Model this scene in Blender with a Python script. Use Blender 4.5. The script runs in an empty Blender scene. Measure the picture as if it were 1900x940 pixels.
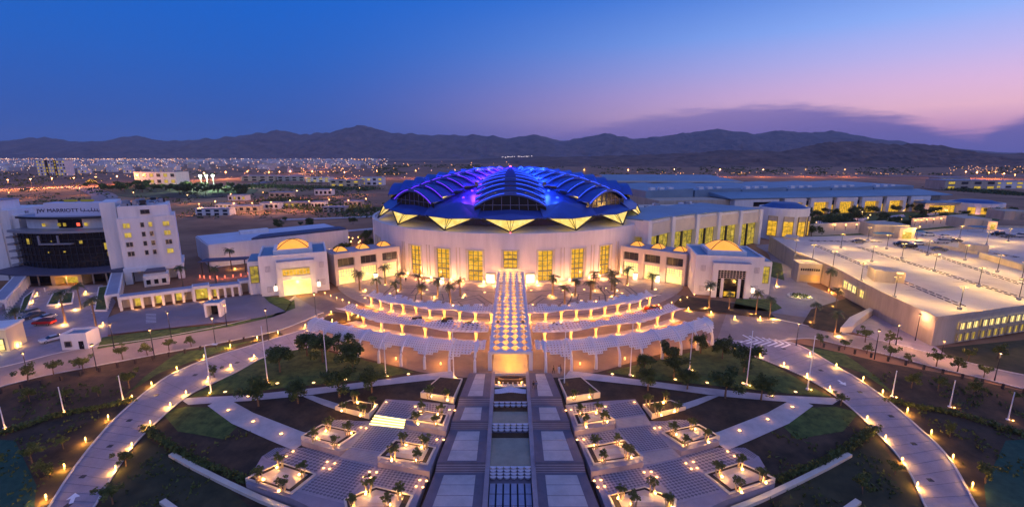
import bpy, bmesh, math, random
from mathutils import Vector, Matrix, noise
random.seed(7)
PI = math.pi
SC = bpy.context.scene
COL = SC.collection
# ------------------------------------------------------------------ camera, sky, sun, exposure
F, CX, CY, H = 850., 947., 470., 45.
PT = math.atan(182 / F)
cam = bpy.data.cameras.new('camera'); cam.sensor_width = 36; cam.lens = 36 * F / 1900
cam.shift_x = 3 / 1900; cam.clip_start = 1; cam.clip_end = 60000
co = bpy.data.objects.new('camera', cam); COL.objects.link(co)
co.location = (0, 0, H); co.rotation_euler = (PI / 2 - PT, 0, 0); SC.camera = co
SC.view_settings.view_transform = 'Standard'; SC.view_settings.look = 'None'
SC.view_settings.exposure = 0.1; SC.view_settings.gamma = 1.0
SC.cycles.use_denoising = True
SC.cycles.max_bounces = 5; SC.cycles.diffuse_bounces = 2; SC.cycles.glossy_bounces = 2
SC.cycles.transmission_bounces = 2; SC.cycles.volume_bounces = 0; SC.cycles.transparent_max_bounces = 6
SC.cycles.sample_clamp_indirect = 4; SC.cycles.caustics_reflective = False; SC.cycles.caustics_refractive = False

def lin(c):
    return tuple(((v / 255) / 12.92 if v / 255 <= .04045 else ((v / 255 + .055) / 1.055) ** 2.4) for v in c)

def build_world():
    w = bpy.data.worlds.new('World'); SC.world = w; w.use_nodes = True
    nt = w.node_tree; N = nt.nodes; L = nt.links; N.clear()
    out = N.new('ShaderNodeOutputWorld'); bg = N.new('ShaderNodeBackground'); L.new(bg.outputs[0], out.inputs[0])
    bg.inputs[1].default_value = 1.02
    tc = N.new('ShaderNodeTexCoord'); sp = N.new('ShaderNodeSeparateXYZ'); L.new(tc.outputs['Generated'], sp.inputs[0])
    def M(op, a, b=None, clamp=False):
        n = N.new('ShaderNodeMath'); n.operation = op; n.use_clamp = clamp
        for i, v in enumerate((a, b)):
            if v is None: continue
            if isinstance(v, (int, float)): n.inputs[i].default_value = v
            else: L.new(v, n.inputs[i])
        return n.outputs[0]
    def ramp(src, stops):
        r = N.new('ShaderNodeValToRGB'); L.new(src, r.inputs[0]); e = r.color_ramp.elements
        while len(e) < len(stops): e.new(.5)
        for k, (p, c) in enumerate(stops): e[k].position = p; e[k].color = (*lin(c), 1)
        return r.outputs[0]
    def mix(f, a, b):
        n = N.new('ShaderNodeMix'); n.data_type = 'RGBA'; L.new(f, n.inputs[0]); L.new(a, n.inputs[6]); L.new(b, n.inputs[7]); return n.outputs[2]
    X, Y, Z = sp.outputs
    el = M('MULTIPLY', M('MAXIMUM', Z, 0), 2.0, True)          # sine of elevation, 0..0.5
    cool = ramp(el, [(0, (52, 88, 166)), (.14, (44, 88, 172)), (.35, (28, 94, 188)), (.6, (10, 96, 200)), (1, (10, 82, 182))])
    warm = ramp(el, [(0, (160, 124, 192)), (.08, (226, 164, 200)), (.15, (252, 196, 212)), (.22, (234, 192, 228)), (.31, (196, 188, 242)), (.42, (148, 180, 250)), (.62, (70, 130, 222)), (1, (34, 100, 198))])
    hl = M('SQRT', M('ADD', M('MULTIPLY', X, X), M('MULTIPLY', Y, Y)))
    az = M('DIVIDE', M('ADD', M('MULTIPLY', X, .80), M('MULTIPLY', Y, .60)), M('MAXIMUM', hl, .001))   # afterglow to the right
    mr = N.new('ShaderNodeMapRange'); L.new(az, mr.inputs[0]); mr.inputs[1].default_value = .05; mr.inputs[2].default_value = 1.0
    sky = mix(M('POWER', mr.outputs[0], 2.7), cool, warm)
    # low cloud bank on the right horizon
    mp = N.new('ShaderNodeMapping'); mp.inputs['Scale'].default_value = (14, 14, 110); L.new(tc.outputs['Generated'], mp.inputs[0])
    nz = N.new('ShaderNodeTexNoise'); nz.inputs['Scale'].default_value = 1.0; nz.inputs['Detail'].default_value = 7; nz.inputs['Roughness'].default_value = .6; L.new(mp.outputs[0], nz.inputs[0])
    ang = M('DIVIDE', X, M('MAXIMUM', Y, .05))                  # tangent of azimuth, positive right
    # bank height: thin to the left, high across 0.3..0.88, gap at 0.93, high again past 1.05
    bh = N.new('ShaderNodeFloatCurve'); c = bh.mapping.curves[0]
    pts = [(0, .02), (.12, .05), (.3, .084), (.45, .094), (.62, .076), (.70, .066), (.76, .052), (.81, .038), (.86, .036), (.90, .048), (.95, .064), (1, .078)]
    while len(c.points) < len(pts): c.points.new(.5, .5)
    for k, (a, b) in enumerate(pts): c.points[k].location = (a, b * 5); c.points[k].handle_type = 'AUTO_CLAMPED'
    bh.mapping.update()
    L.new(M('DIVIDE', ang, 1.15, True), bh.inputs[1])
    top = M('ADD', M('MULTIPLY', bh.outputs[0], .2), M('MULTIPLY', M('SUBTRACT', nz.outputs[0], .5), .040))
    d = M('SUBTRACT', top, Z)
    m2 = N.new('ShaderNodeMapRange'); m2.interpolation_type = 'SMOOTHSTEP'; L.new(d, m2.inputs[0]); m2.inputs[1].default_value = -.008; m2.inputs[2].default_value = .018
    m3 = N.new('ShaderNodeMapRange'); L.new(az, m3.inputs[0]); m3.inputs[1].default_value = .5; m3.inputs[2].default_value = .95
    cl = ramp(M('MULTIPLY', el, 1.0), [(0, (86, 92, 168)), (.12, (82, 86, 166)), (.22, (104, 98, 180))])
    sky = mix(M('MULTIPLY', M('MULTIPLY', m2.outputs[0], m3.outputs[0]), .8), sky, cl)
    L.new(sky, bg.inputs[0])
build_world()
sl = bpy.data.lights.new('afterglow_sun', 'SUN'); sl.energy = .72; sl.angle = math.radians(120); sl.color = (1.0, .86, .88)
so = bpy.data.objects.new('afterglow_sun', sl); COL.objects.link(so)
so.rotation_euler = (math.radians(48), 0, math.radians(28))

# ------------------------------------------------------------------ helpers
def zt(y):
    return 0. if y >= 88 else max(-4.1, -4.1 * (88 - y) / 31)
def ray(px, py):
    u = (px - CX) / F; v = (CY - py) / F
    return u, math.cos(PT) + v * math.sin(PT), -math.sin(PT) + v * math.cos(PT)
def G(px, py, h=None):
    """plan position of a point read off the survey photo, on the terrain or at level h"""
    d = ray(px, py); z = h if h is not None else 0.
    for _ in range(40):
        s = (z - H) / d[2]
        if h is not None: break
        z = .5 * z + .5 * zt(d[1] * s)
    return Vector((d[0] * s, d[1] * s, z))
def up(px, pb, pt, h=None):
    b = G(px, pb, h); d = ray(px, pt); return H + d[2] * b.y / d[1] - b.z
ORD = ['first', 'second', 'third', 'fourth', 'fifth', 'sixth', 'seventh', 'eighth', 'ninth', 'tenth', 'eleventh', 'twelfth', 'thirteenth', 'fourteenth', 'fifteenth', 'sixteenth', 'seventeenth', 'eighteenth', 'nineteenth', 'twentieth']
def ordn(i):
    if i < 20: return ORD[i]
    t = ['twenty', 'thirty', 'forty', 'fifty', 'sixty', 'seventy'][(i + 1) // 10 - 2]
    return {'twenty': 'twentieth', 'thirty': 'thirtieth', 'forty': 'fortieth', 'fifty': 'fiftieth', 'sixty': 'sixtieth', 'seventy': 'seventieth'}[t] if (i + 1) % 10 == 0 else t + '-' + ORD[i % 10]

MATS = {}
def mat(name, col, rough=.7, var=0., scale=1., metal=0., emit=0., ecol=None, spec=.4, col2=None, bump=0., sample=True, streak=False):
    if name in MATS: return MATS[name]
    m = bpy.data.materials.new(name); m.use_nodes = True; nt = m.node_tree; b = nt.nodes['Principled BSDF']
    b.inputs['Base Color'].default_value = (*col, 1); b.inputs['Roughness'].default_value = rough; b.inputs['Metallic'].default_value = metal
    b.inputs['Specular IOR Level'].default_value = spec
    if emit:
        b.inputs['Emission Color'].default_value = (*(ecol or col), 1); b.inputs['Emission Strength'].default_value = emit
        if not sample: m.cycles.emission_sampling = 'NONE'
    if var or col2 or bump:
        geo = nt.nodes.new('ShaderNodeNewGeometry')
        nz = nt.nodes.new('ShaderNodeTexNoise'); nz.inputs['Scale'].default_value = scale; nz.inputs['Detail'].default_value = 6; nz.inputs['Roughness'].default_value = .65
        if streak:
            mp = nt.nodes.new('ShaderNodeMapping'); mp.inputs['Scale'].default_value = (1, 1, .12); nt.links.new(geo.outputs['Position'], mp.inputs[0]); nt.links.new(mp.outputs[0], nz.inputs['Vector'])
        else: nt.links.new(geo.outputs['Position'], nz.inputs['Vector'])
        if var or col2:
            r = nt.nodes.new('ShaderNodeValToRGB'); nt.links.new(nz.outputs['Fac'], r.inputs[0])
            c2 = col2 or tuple(min(1, v * (1 + var)) for v in col)
            c1 = col if col2 else tuple(v * (1 - var) for v in col)
            r.color_ramp.elements[0].position = .32; r.color_ramp.elements[1].position = .68
            r.color_ramp.elements[0].color = (*c1, 1); r.color_ramp.elements[1].color = (*c2, 1)
            nt.links.new(r.outputs[0], b.inputs['Base Color'])
        if bump:
            bp = nt.nodes.new('ShaderNodeBump'); bp.inputs['Strength'].default_value = bump; bp.inputs['Distance'].default_value = .1
            nt.links.new(nz.outputs['Fac'], bp.inputs['Height']); nt.links.new(bp.outputs[0], b.inputs['Normal'])
    MATS[name] = m; return m

def lit_mat(name, stops, scale, strength, stretch=(1, 1, 1)):
    """lit interior seen through glass: emission broken up by blocks and noise"""
    m = bpy.data.materials.new(name); m.use_nodes = True; nt = m.node_tree; b = nt.nodes['Principled BSDF']
    geo = nt.nodes.new('ShaderNodeNewGeometry'); mp = nt.nodes.new('ShaderNodeMapping'); mp.inputs['Scale'].default_value = stretch
    nz = nt.nodes.new('ShaderNodeTexNoise'); nz.inputs['Scale'].default_value = scale; nz.inputs['Detail'].default_value = 5; nz.inputs['Roughness'].default_value = .7
    nt.links.new(geo.outputs['Position'], mp.inputs[0]); nt.links.new(mp.outputs[0], nz.inputs['Vector'])
    r = nt.nodes.new('ShaderNodeValToRGB'); nt.links.new(nz.outputs['Fac'], r.inputs[0]); e = r.color_ramp.elements
    while len(e) < len(stops): e.new(.5)
    for k, (p, c) in enumerate(stops): e[k].position = p; e[k].color = (*c, 1)
    nt.links.new(r.outputs[0], b.inputs['Emission Color']); b.inputs['Emission Strength'].default_value = strength
    b.inputs['Base Color'].default_value = (.05, .05, .04, 1); b.inputs['Roughness'].default_value = .15
    MATS[name] = m; return m

class MB:
    def __init__(s): s.v = []; s.f = []
    def quad(s, *p):
        n = len(s.v); s.v += [tuple(q) for q in p]; s.f.append(tuple(range(n, n + len(p)))); return s
    def box(s, x0, x1, y0, y1, z0, z1):
        n = len(s.v); s.v += [(x, y, z) for z in (z0, z1) for x, y in ((x0, y0), (x1, y0), (x1, y1), (x0, y1))]
        s.f += [tuple(n + i for i in q) for q in ((3, 2, 1, 0), (4, 5, 6, 7), (0, 1, 5, 4), (1, 2, 6, 5), (2, 3, 7, 6), (3, 0, 4, 7))]; return s
    def prism(s, poly, z0, z1, bottom=False):
        n = len(s.v); k = len(poly)
        zz0 = z0 if callable(z0) else (lambda p: z0); zz1 = z1 if callable(z1) else (lambda p: z1)
        s.v += [(p[0], p[1], zz0(p)) for p in poly] + [(p[0], p[1], zz1(p)) for p in poly]
        a = sum(poly[i][0] * poly[(i + 1) % k][1] - poly[(i + 1) % k][0] * poly[i][1] for i in range(k)) > 0
        for i in range(k):
            j = (i + 1) % k; q = (n + i, n + j, n + k + j, n + k + i); s.f.append(q if a else q[::-1])
        t = tuple(range(n + k, n + 2 * k)); s.f.append(t if a else t[::-1])
        if bottom: t = tuple(range(n, n + k)); s.f.append(t[::-1] if a else t)
        return s
    def tube(s, pts, rad, sides=6, cap=True):
        n = len(s.v); pts = [Vector(p) for p in pts]; m = len(pts)
        rad = rad if isinstance(rad, (list, tuple)) else [rad] * m
        for i, p in enumerate(pts):
            d = (pts[min(i + 1, m - 1)] - pts[max(i - 1, 0)]).normalized()
            a = d.cross(Vector((0, 0, 1)) if abs(d.z) < .9 else Vector((1, 0, 0))).normalized(); b = d.cross(a)
            for k in range(sides):
                t = 2 * PI * k / sides; s.v.append(tuple(p + (a * math.cos(t) + b * math.sin(t)) * rad[i]))
        for i in range(m - 1):
            for k in range(sides):
                s.f.append((n + i * sides + k, n + i * sides + (k + 1) % sides, n + (i + 1) * sides + (k + 1) % sides, n + (i + 1) * sides + k))
        if cap: s.f.append(tuple(n + k for k in range(sides))); s.f.append(tuple(n + (m - 1) * sides + k for k in range(sides))[::-1])
        return s
    def lathe(s, prof, sides=12, x=0, y=0, z=0):
        n = len(s.v)
        for r, h in prof:
            for k in range(sides): t = 2 * PI * k / sides; s.v.append((x + r * math.cos(t), y + r * math.sin(t), z + h))
        for i in range(len(prof) - 1):
            for k in range(sides): s.f.append((n + i * sides + k, n + i * sides + (k + 1) % sides, n + (i + 1) * sides + (k + 1) % sides, n + (i + 1) * sides + k))
        if prof[-1][0] > 1e-3: s.f.append(tuple(n + (len(prof) - 1) * sides + k for k in range(sides)))
        if prof[0][0] > 1e-3: s.f.append(tuple(n + k for k in range(sides))[::-1])
        return s
    def bar(s, a, b, w, h, upv=Vector((0, 0, 1))):
        a = Vector(a); b = Vector(b); d = (b - a).normalized(); r = d.cross(upv).normalized() * w / 2; u = r.cross(d).normalized() * h / 2
        n = len(s.v); s.v += [tuple(p + q) for p in (a, b) for q in (-r - u, r - u, r + u, -r + u)]
        s.f += [tuple(n + i for i in q) for q in ((0, 1, 2, 3), (7, 6, 5, 4), (0, 4, 5, 1), (1, 5, 6, 2), (2, 6, 7, 3), (3, 7, 4, 0))]; return s
    def mesh(s, name):
        me = bpy.data.meshes.new(name); me.from_pydata(s.v, [], s.f); me.validate(); me.update(); return me

def link(name, me, m=None, parent=None, loc=None, rz=0., smooth=False):
    o = bpy.data.objects.new(name, me); COL.objects.link(o)
    if me and m is not None and not me.materials: me.materials.append(m)
    if smooth and me:
        for p in me.polygons: p.use_smooth = True
    if parent: o.parent = parent
    if loc is not None: o.location = loc
    if rz: o.rotation_euler = (0, 0, rz)
    return o
def part(name, mb, m, parent=None, smooth=False, loc=None, rz=0.):
    return link(name, mb.mesh(name) if isinstance(mb, MB) else mb, m, parent, loc, rz, smooth)
def tag(o, label, cat, group=None, kind=None):
    o['label'] = label; o['category'] = cat
    if group: o['group'] = group
    if kind: o['kind'] = kind
    return o
def thing(name, label, cat, loc=(0, 0, 0), rz=0., group=None):
    return tag(link(name, None, None, None, loc, rz), label, cat, group)
def children_of():
    d = {}
    for o in bpy.data.objects:
        if o.parent: d.setdefault(o.parent, []).append(o)
    return d
class Proto:
    """a built thing copied, with parts, sub-parts and lamps, in plain loops"""
    def __init__(s, root):
        d = children_of(); s.used = False; s.root = root
        s.tree = [(c, [g for g in d.get(c, [])]) for c in d.get(root, [])]
    def put(s, loc, rz=0., sc=1., label=None):
        if not s.used: s.used = True; r = s.root
        else:
            r = s.root.copy(); COL.objects.link(r)
            for c, gs in s.tree:
                k = c.copy(); COL.objects.link(k); k.parent = r
                for g in gs: q = g.copy(); COL.objects.link(q); q.parent = k
        r.location = loc; r.rotation_euler = (0, 0, rz)
        r.scale = (sc, sc, sc) if not isinstance(sc, tuple) else sc
        if label: r['label'] = label
        return r
def screen_x(o):
    p = o.location; return CX + F * p.x / (p.y * math.cos(PT) - (p.z - H) * math.sin(PT))
def seq(objs, text, frm='left'):
    """labels counted from one side: text holds {}"""
    for i, o in enumerate(sorted(objs, key=screen_x, reverse=(frm == 'right'))): o['label'] = text.format(ordn(i))
LG = 1.3
def lamp(parent, loc, watts, col=(1, .62, .25), radius=.12, spot=None, rot=None, name='lamp_light'):
    l = bpy.data.lights.new(name, 'SPOT' if spot else 'POINT'); l.energy = watts * LG; l.color = col; l.shadow_soft_size = radius
    if spot: l.spot_size = math.radians(spot); l.spot_blend = .8
    o = bpy.data.objects.new(name, l); COL.objects.link(o); o.parent = parent; o.location = loc
    if rot: o.rotation_euler = rot
    return o
def struct(name, mb, m, label, cat='ground'):
    return tag(part(name, mb, m), label, cat, None, 'structure')
def sheet(name, px, m, lift, label=None, cat='ground', world=None, parent=None, kind='structure'):
    """ground patch from outline points, draped over the terrain crease lines"""
    pts = world or [tuple(G(*p)) for p in px]
    bm = bmesh.new(); vs = [bm.verts.new((p[0], p[1], 0)) for p in pts]; f = bm.faces.new(vs); f.normal_update()
    if f.normal.z < 0: f.normal_flip()
    bmesh.ops.triangulate(bm, faces=bm.faces[:])
    for yy in (88., 57.):
        bmesh.ops.bisect_plane(bm, geom=bm.verts[:] + bm.edges[:] + bm.faces[:], plane_co=(0, yy, 0), plane_no=(0, 1, 0))
    for v in bm.verts: v.co.z = zt(v.co.y) + lift
    me = bpy.data.meshes.new(name); bm.to_mesh(me); bm.free()
    o = link(name, me, m, parent)
    if not parent: tag(o, label or name.replace('_', ' ') + ' of the grounds', cat, None, kind)
    return o
def strip(path, w, lift=0., closed=False):
    """flat ribbon along plan points"""
    mb = MB(); P = [Vector((p[0], p[1], 0)) for p in path]; n = len(P)
    for i, p in enumerate(P):
        d = (P[min(i + 1, n - 1)] - P[max(i - 1, 0)]).normalized(); r = Vector((-d.y, d.x, 0)) * w / 2
        for q in (p + r, p - r): mb.v.append((q.x, q.y, zt(q.y) + lift))
    for i in range(n - 1): mb.f.append((2 * i, 2 * i + 1, 2 * i + 3, 2 * i + 2))
    return mb
def dense(path, step=3.):
    out = []
    for a, b in zip(path[:-1], path[1:]):
        a = Vector(a); b = Vector(b); k = max(1, int((b - a).length / step))
        out += [a.lerp(b, i / k) for i in range(k)]
    return out + [Vector(path[-1])]
def curve(path, n=8):
    """Catmull-Rom through plan points"""
    P = [Vector(p) for p in path]; P = [2 * P[0] - P[1]] + P + [2 * P[-1] - P[-2]]; out = []
    for i in range(1, len(P) - 2):
        a, b, c, d = P[i - 1:i + 3]
        for k in range(n):
            t = k / n; out.append(.5 * ((2 * b) + (c - a) * t + (2 * a - 5 * b + 4 * c - d) * t * t + (3 * b - a - 3 * c + d) * t ** 3))
    return out + [P[-2]]
def mx(x): return 2 * CX - x

# ------------------------------------------------------------------ materials
WHITE = mat('white_render', (.72, .69, .68), .85, .09, .5, streak=True)
CREAM = mat('cream_stone', (.62, .54, .44), .85, .08, .3)
SAND = mat('sand_render', (.48, .40, .31), .85, .16, .4, streak=True)
PALE = mat('pale_paving', (.44, .40, .40), .8, .14, .5)
LILAC = mat('paving_slab', (.27, .235, .275), .75, .14, .5)
DARKP = mat('dark_paving', (.125, .11, .145), .7, .15, .6)
INLAY = mat('paving_inlay', (.10, .085, .09), .7, .2, .8)
ASPH = mat('asphalt', (.20, .175, .20), .8, .14, .12, bump=.1)
ROADC = mat('road_concrete', (.30, .235, .205), .8, .16, .15, bump=.1)
ASPH2 = mat('drive_asphalt', (.25, .215, .24), .8, .14, .2)
KERB = mat('kerb_stone', (.52, .48, .46), .8, .08, .5)
PAINT = mat('road_paint', (.75, .75, .78), .6)
SOIL = mat('garden_soil', (.022, .018, .010), .95, scale=.28, col2=(.085, .052, .030), bump=.8)
GRASS = mat('lawn_grass', (.020, .042, .008), .95, scale=.6, col2=(.095, .14, .030), bump=.7)
TURF = mat('teal_turf', (.012, .050, .034), .95, scale=.8, col2=(.030, .085, .055), bump=.4)
DESERT = mat('desert_ground', (.15, .070, .034), .95, scale=.02, col2=(.40, .215, .115), bump=.3)
ROCK = mat('mountain_rock', (.06, .042, .045), .95, scale=.005, col2=(.22, .14, .115))
BROWNR = mat('hill_rock', (.06, .036, .028), .95, scale=.011, col2=(.22, .125, .085))
DARKG = mat('dark_glass', (.010, .010, .014), .12, spec=.5)
WINDK = mat('window_dark_glass', (.03, .03, .04), .15, spec=.5)
FRAME = mat('window_frame', (.16, .14, .12), .6)
GREYM = mat('grey_metal', (.30, .30, .33), .45, metal=.4)
DARKM = mat('dark_metal', (.03, .03, .035), .5, metal=.3)
WMET = mat('white_metal', (.74, .74, .78), .45)
BLUEROOF = mat('blue_roof_sheet', (.17, .25, .33), .5, .15, .05)
ROOFM = mat('vault_roof_metal_lit_blue', (.035, .075, .34), .38, .12, .15, metal=.25)  # pale metal roofing; the blue cast of its LED lighting is put into this colour
GREYROOF = mat('grey_roof', (.30, .30, .36), .7, .1, .1)
SLATE = mat('slate_roof', (.075, .075, .12), .6, .1, .3)
BARK = mat('tree_bark', (.16, .10, .06), .9, .2, 3)
PALMBARK = mat('palm_bark', (.20, .13, .08), .9, .25, 6)
LEAF = mat('leaf_green', (.024, .045, .012), .8, scale=.7, col2=(.10, .13, .030))
LEAF2 = mat('leaf_light_green', (.05, .075, .016), .8, scale=.9, col2=(.13, .15, .035))
PALMLEAF = mat('palm_frond', (.05, .075, .025), .7, scale=1.2, col2=(.11, .13, .05))
WATER = mat('pool_water', (.30, .265, .18), .22, .15, .5, spec=.5)
WGLASS = mat('warm_lamp_lens', (1, .8, .5), emit=3.0, ecol=(1, .58, .16), sample=False)
WGLASS2 = mat('far_lamp_lens', (1, .7, .4), emit=5, ecol=(1, .46, .12), sample=False)
COOLG = mat('cool_lamp_lens', (1, 1, .9), emit=6, ecol=(.8, 1, .82), sample=False)
LITSTEP = mat('lit_step_strip', (1, .8, .4), emit=2.2, ecol=(1, .78, .30))
YDOME = mat('backlit_lantern_fabric', (.8, .5, .1), emit=.95, ecol=(1, .36, .015), var=.1, scale=.3)
YPANEL = lit_mat('lit_clerestory', [(.25, (.62, .36, .03)), (.5, (1, .66, .12)), (.75, (1, .85, .38))], .35, 1.15)
YWIN = lit_mat('lit_hall_window', [(.3, (.16, .12, .008)), (.48, (.74, .39, .015)), (.62, (1, .53, .04)), (.8, (1, .76, .22))], .5, 1.0, (1, 1, 1.6))
GWIN = lit_mat('lit_green_window', [(.28, (.03, .035, .004)), (.45, (.30, .22, .02)), (.6, (.68, .46, .04)), (.8, (1, .72, .18))], .45, .85, (1, 1, 1.4))
BRIGHTW = lit_mat('bright_doorway', [(.3, (.85, .58, .12)), (.7, (1, .84, .34))], .12, 1.5)
ROOMW = lit_mat('lit_room_window', [(.3, (.25, .16, .01)), (.6, (.80, .55, .06)), (.8, (1, .8, .3))], .8, .8)
BLUELED = mat('blue_light_strip', (.1, .2, 1), emit=2.4, ecol=(.03, .10, 1.0))
VIOLED = mat('violet_light_strip', (.3, .1, 1), emit=2.4, ecol=(.18, .03, 1.0))
REDL = mat('red_beacon_lens', (1, .1, .1), emit=8, ecol=(1, .08, .12), sample=False)
WCOL = (1, .42, .08)
# ------------------------------------------------------------------ terrain
def build_terrain():
    mb = MB(); ys = [-300, 20, 57, 88, 400, 1500, 5000, 12500]; xs = [-15000, -9000, -1500, -300, -100, 0, 100, 300, 1500, 9000, 15000]
    for y in ys:
        for x in xs: mb.v.append((x, y, zt(y) - .15))
    n = len(xs)
    for j in range(len(ys) - 1):
        for i in range(n - 1): mb.f.append((j * n + i, j * n + i + 1, (j + 1) * n + i + 1, (j + 1) * n + i))
    struct('ground', mb, DESERT, 'bare brown desert ground reaching to the mountains')
    def interp(pr, x):
        for (a, b), (c, d) in zip(pr[:-1], pr[1:]):
            if x <= c: t = (x - a) / (c - a); return b + (d - b) * t
        return pr[-1][1]
    def rng(name, prof, D, depth, mt, label, seed, rough, x0, x1, nx, ny, base=-10):
        mb = MB()
        for j in range(ny + 1):
            t = j / ny
            for i in range(nx + 1):
                px = x0 + (x1 - x0) * i / nx
                d = ray(px, interp(prof, px)); s = D / d[1]; ztop = H + d[2] * s; X = d[0] * s
                yy = D - depth * (1 - t) if t <= 1 else D
                V3 = Vector((X / rough, (yy - D) / rough * .8, seed))
                spur = 1 - abs(noise.noise(V3 * 1.7)) * 2; spur2 = 1 - abs(noise.noise(V3 * 4.3 + Vector((5, 1, 0)))) * 2; q = noise.fractal(V3 * 6, 1, 2.1, 5)
                jag = (noise.fractal(Vector((X / rough * 5, seed, 0)), .9, 2.1, 5)) * .075 * (ztop - base)
                prof_t = t ** 1.15
                z = base + (ztop - base) * prof_t * (1 - (1 - t) * (.95 - .55 * max(0, spur) - .30 * max(0, spur2))) + jag * t + q * .11 * (ztop - base) * t * (1 - t) * 3
                mb.v.append((X * (yy / D) ** .3, yy, z))
        for j in range(ny):
            for i in range(nx): mb.f.append((j * (nx + 1) + i, j * (nx + 1) + i + 1, (j + 1) * (nx + 1) + i + 1, (j + 1) * (nx + 1) + i))
        n = len(mb.v); top = ny * (nx + 1)      # back slope
        for i in range(nx + 1): v = mb.v[top + i]; mb.v.append((v[0] * 1.12, v[1] + depth * .6, base))
        for i in range(nx): mb.f.append((top + i, top + i + 1, n + i + 1, n + i))
        o = struct(name, mb, mt, label, 'mountains'); return o
    far = [(-400, 268), (0, 262), (80, 254), (140, 263), (190, 262), (250, 250), (300, 262), (400, 257), (460, 250), (515, 241), (560, 250), (610, 246), (640, 238), (668, 232), (700, 240), (740, 247), (780, 250), (850, 251), (900, 251), (940, 257), (990, 249), (1040, 262), (1090, 254), (1125, 247), (1180, 258), (1240, 251), (1330, 239), (1400, 249), (1440, 242), (1500, 246), (1550, 243), (1620, 256), (1670, 263), (1740, 272), (1850, 283), (2300, 287)]
    rng('mountain_range', far, 8200, 2600, ROCK, 'long jagged dark mountain range along the whole horizon', 3, 900, -400, 2300, 760, 44)
    near = [(960, 297), (1000, 293), (1080, 290), (1200, 287), (1300, 283), (1340, 278), (1450, 281), (1495, 272), (1530, 264), (1600, 262), (1640, 268), (1700, 267), (1745, 270), (1800, 282), (1860, 286), (1900, 284), (2000, 281), (2300, 278)]
    rng('brown_hills', near, 2600, 900, BROWNR, 'low brown rocky hills behind the exhibition halls on the right', 9, 260, 960, 2300, 420, 30, -4)
    low = [(380, 300), (520, 299), (640, 297), (760, 299), (860, 297), (940, 292), (1000, 290), (1060, 292), (1150, 297), (1260, 300)]
    rng('desert_rise', low, 3300, 900, BROWNR, 'low brown rise in the desert behind the blue roof', 5, 300, 380, 1260, 160, 10, -4)
build_terrain()

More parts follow.
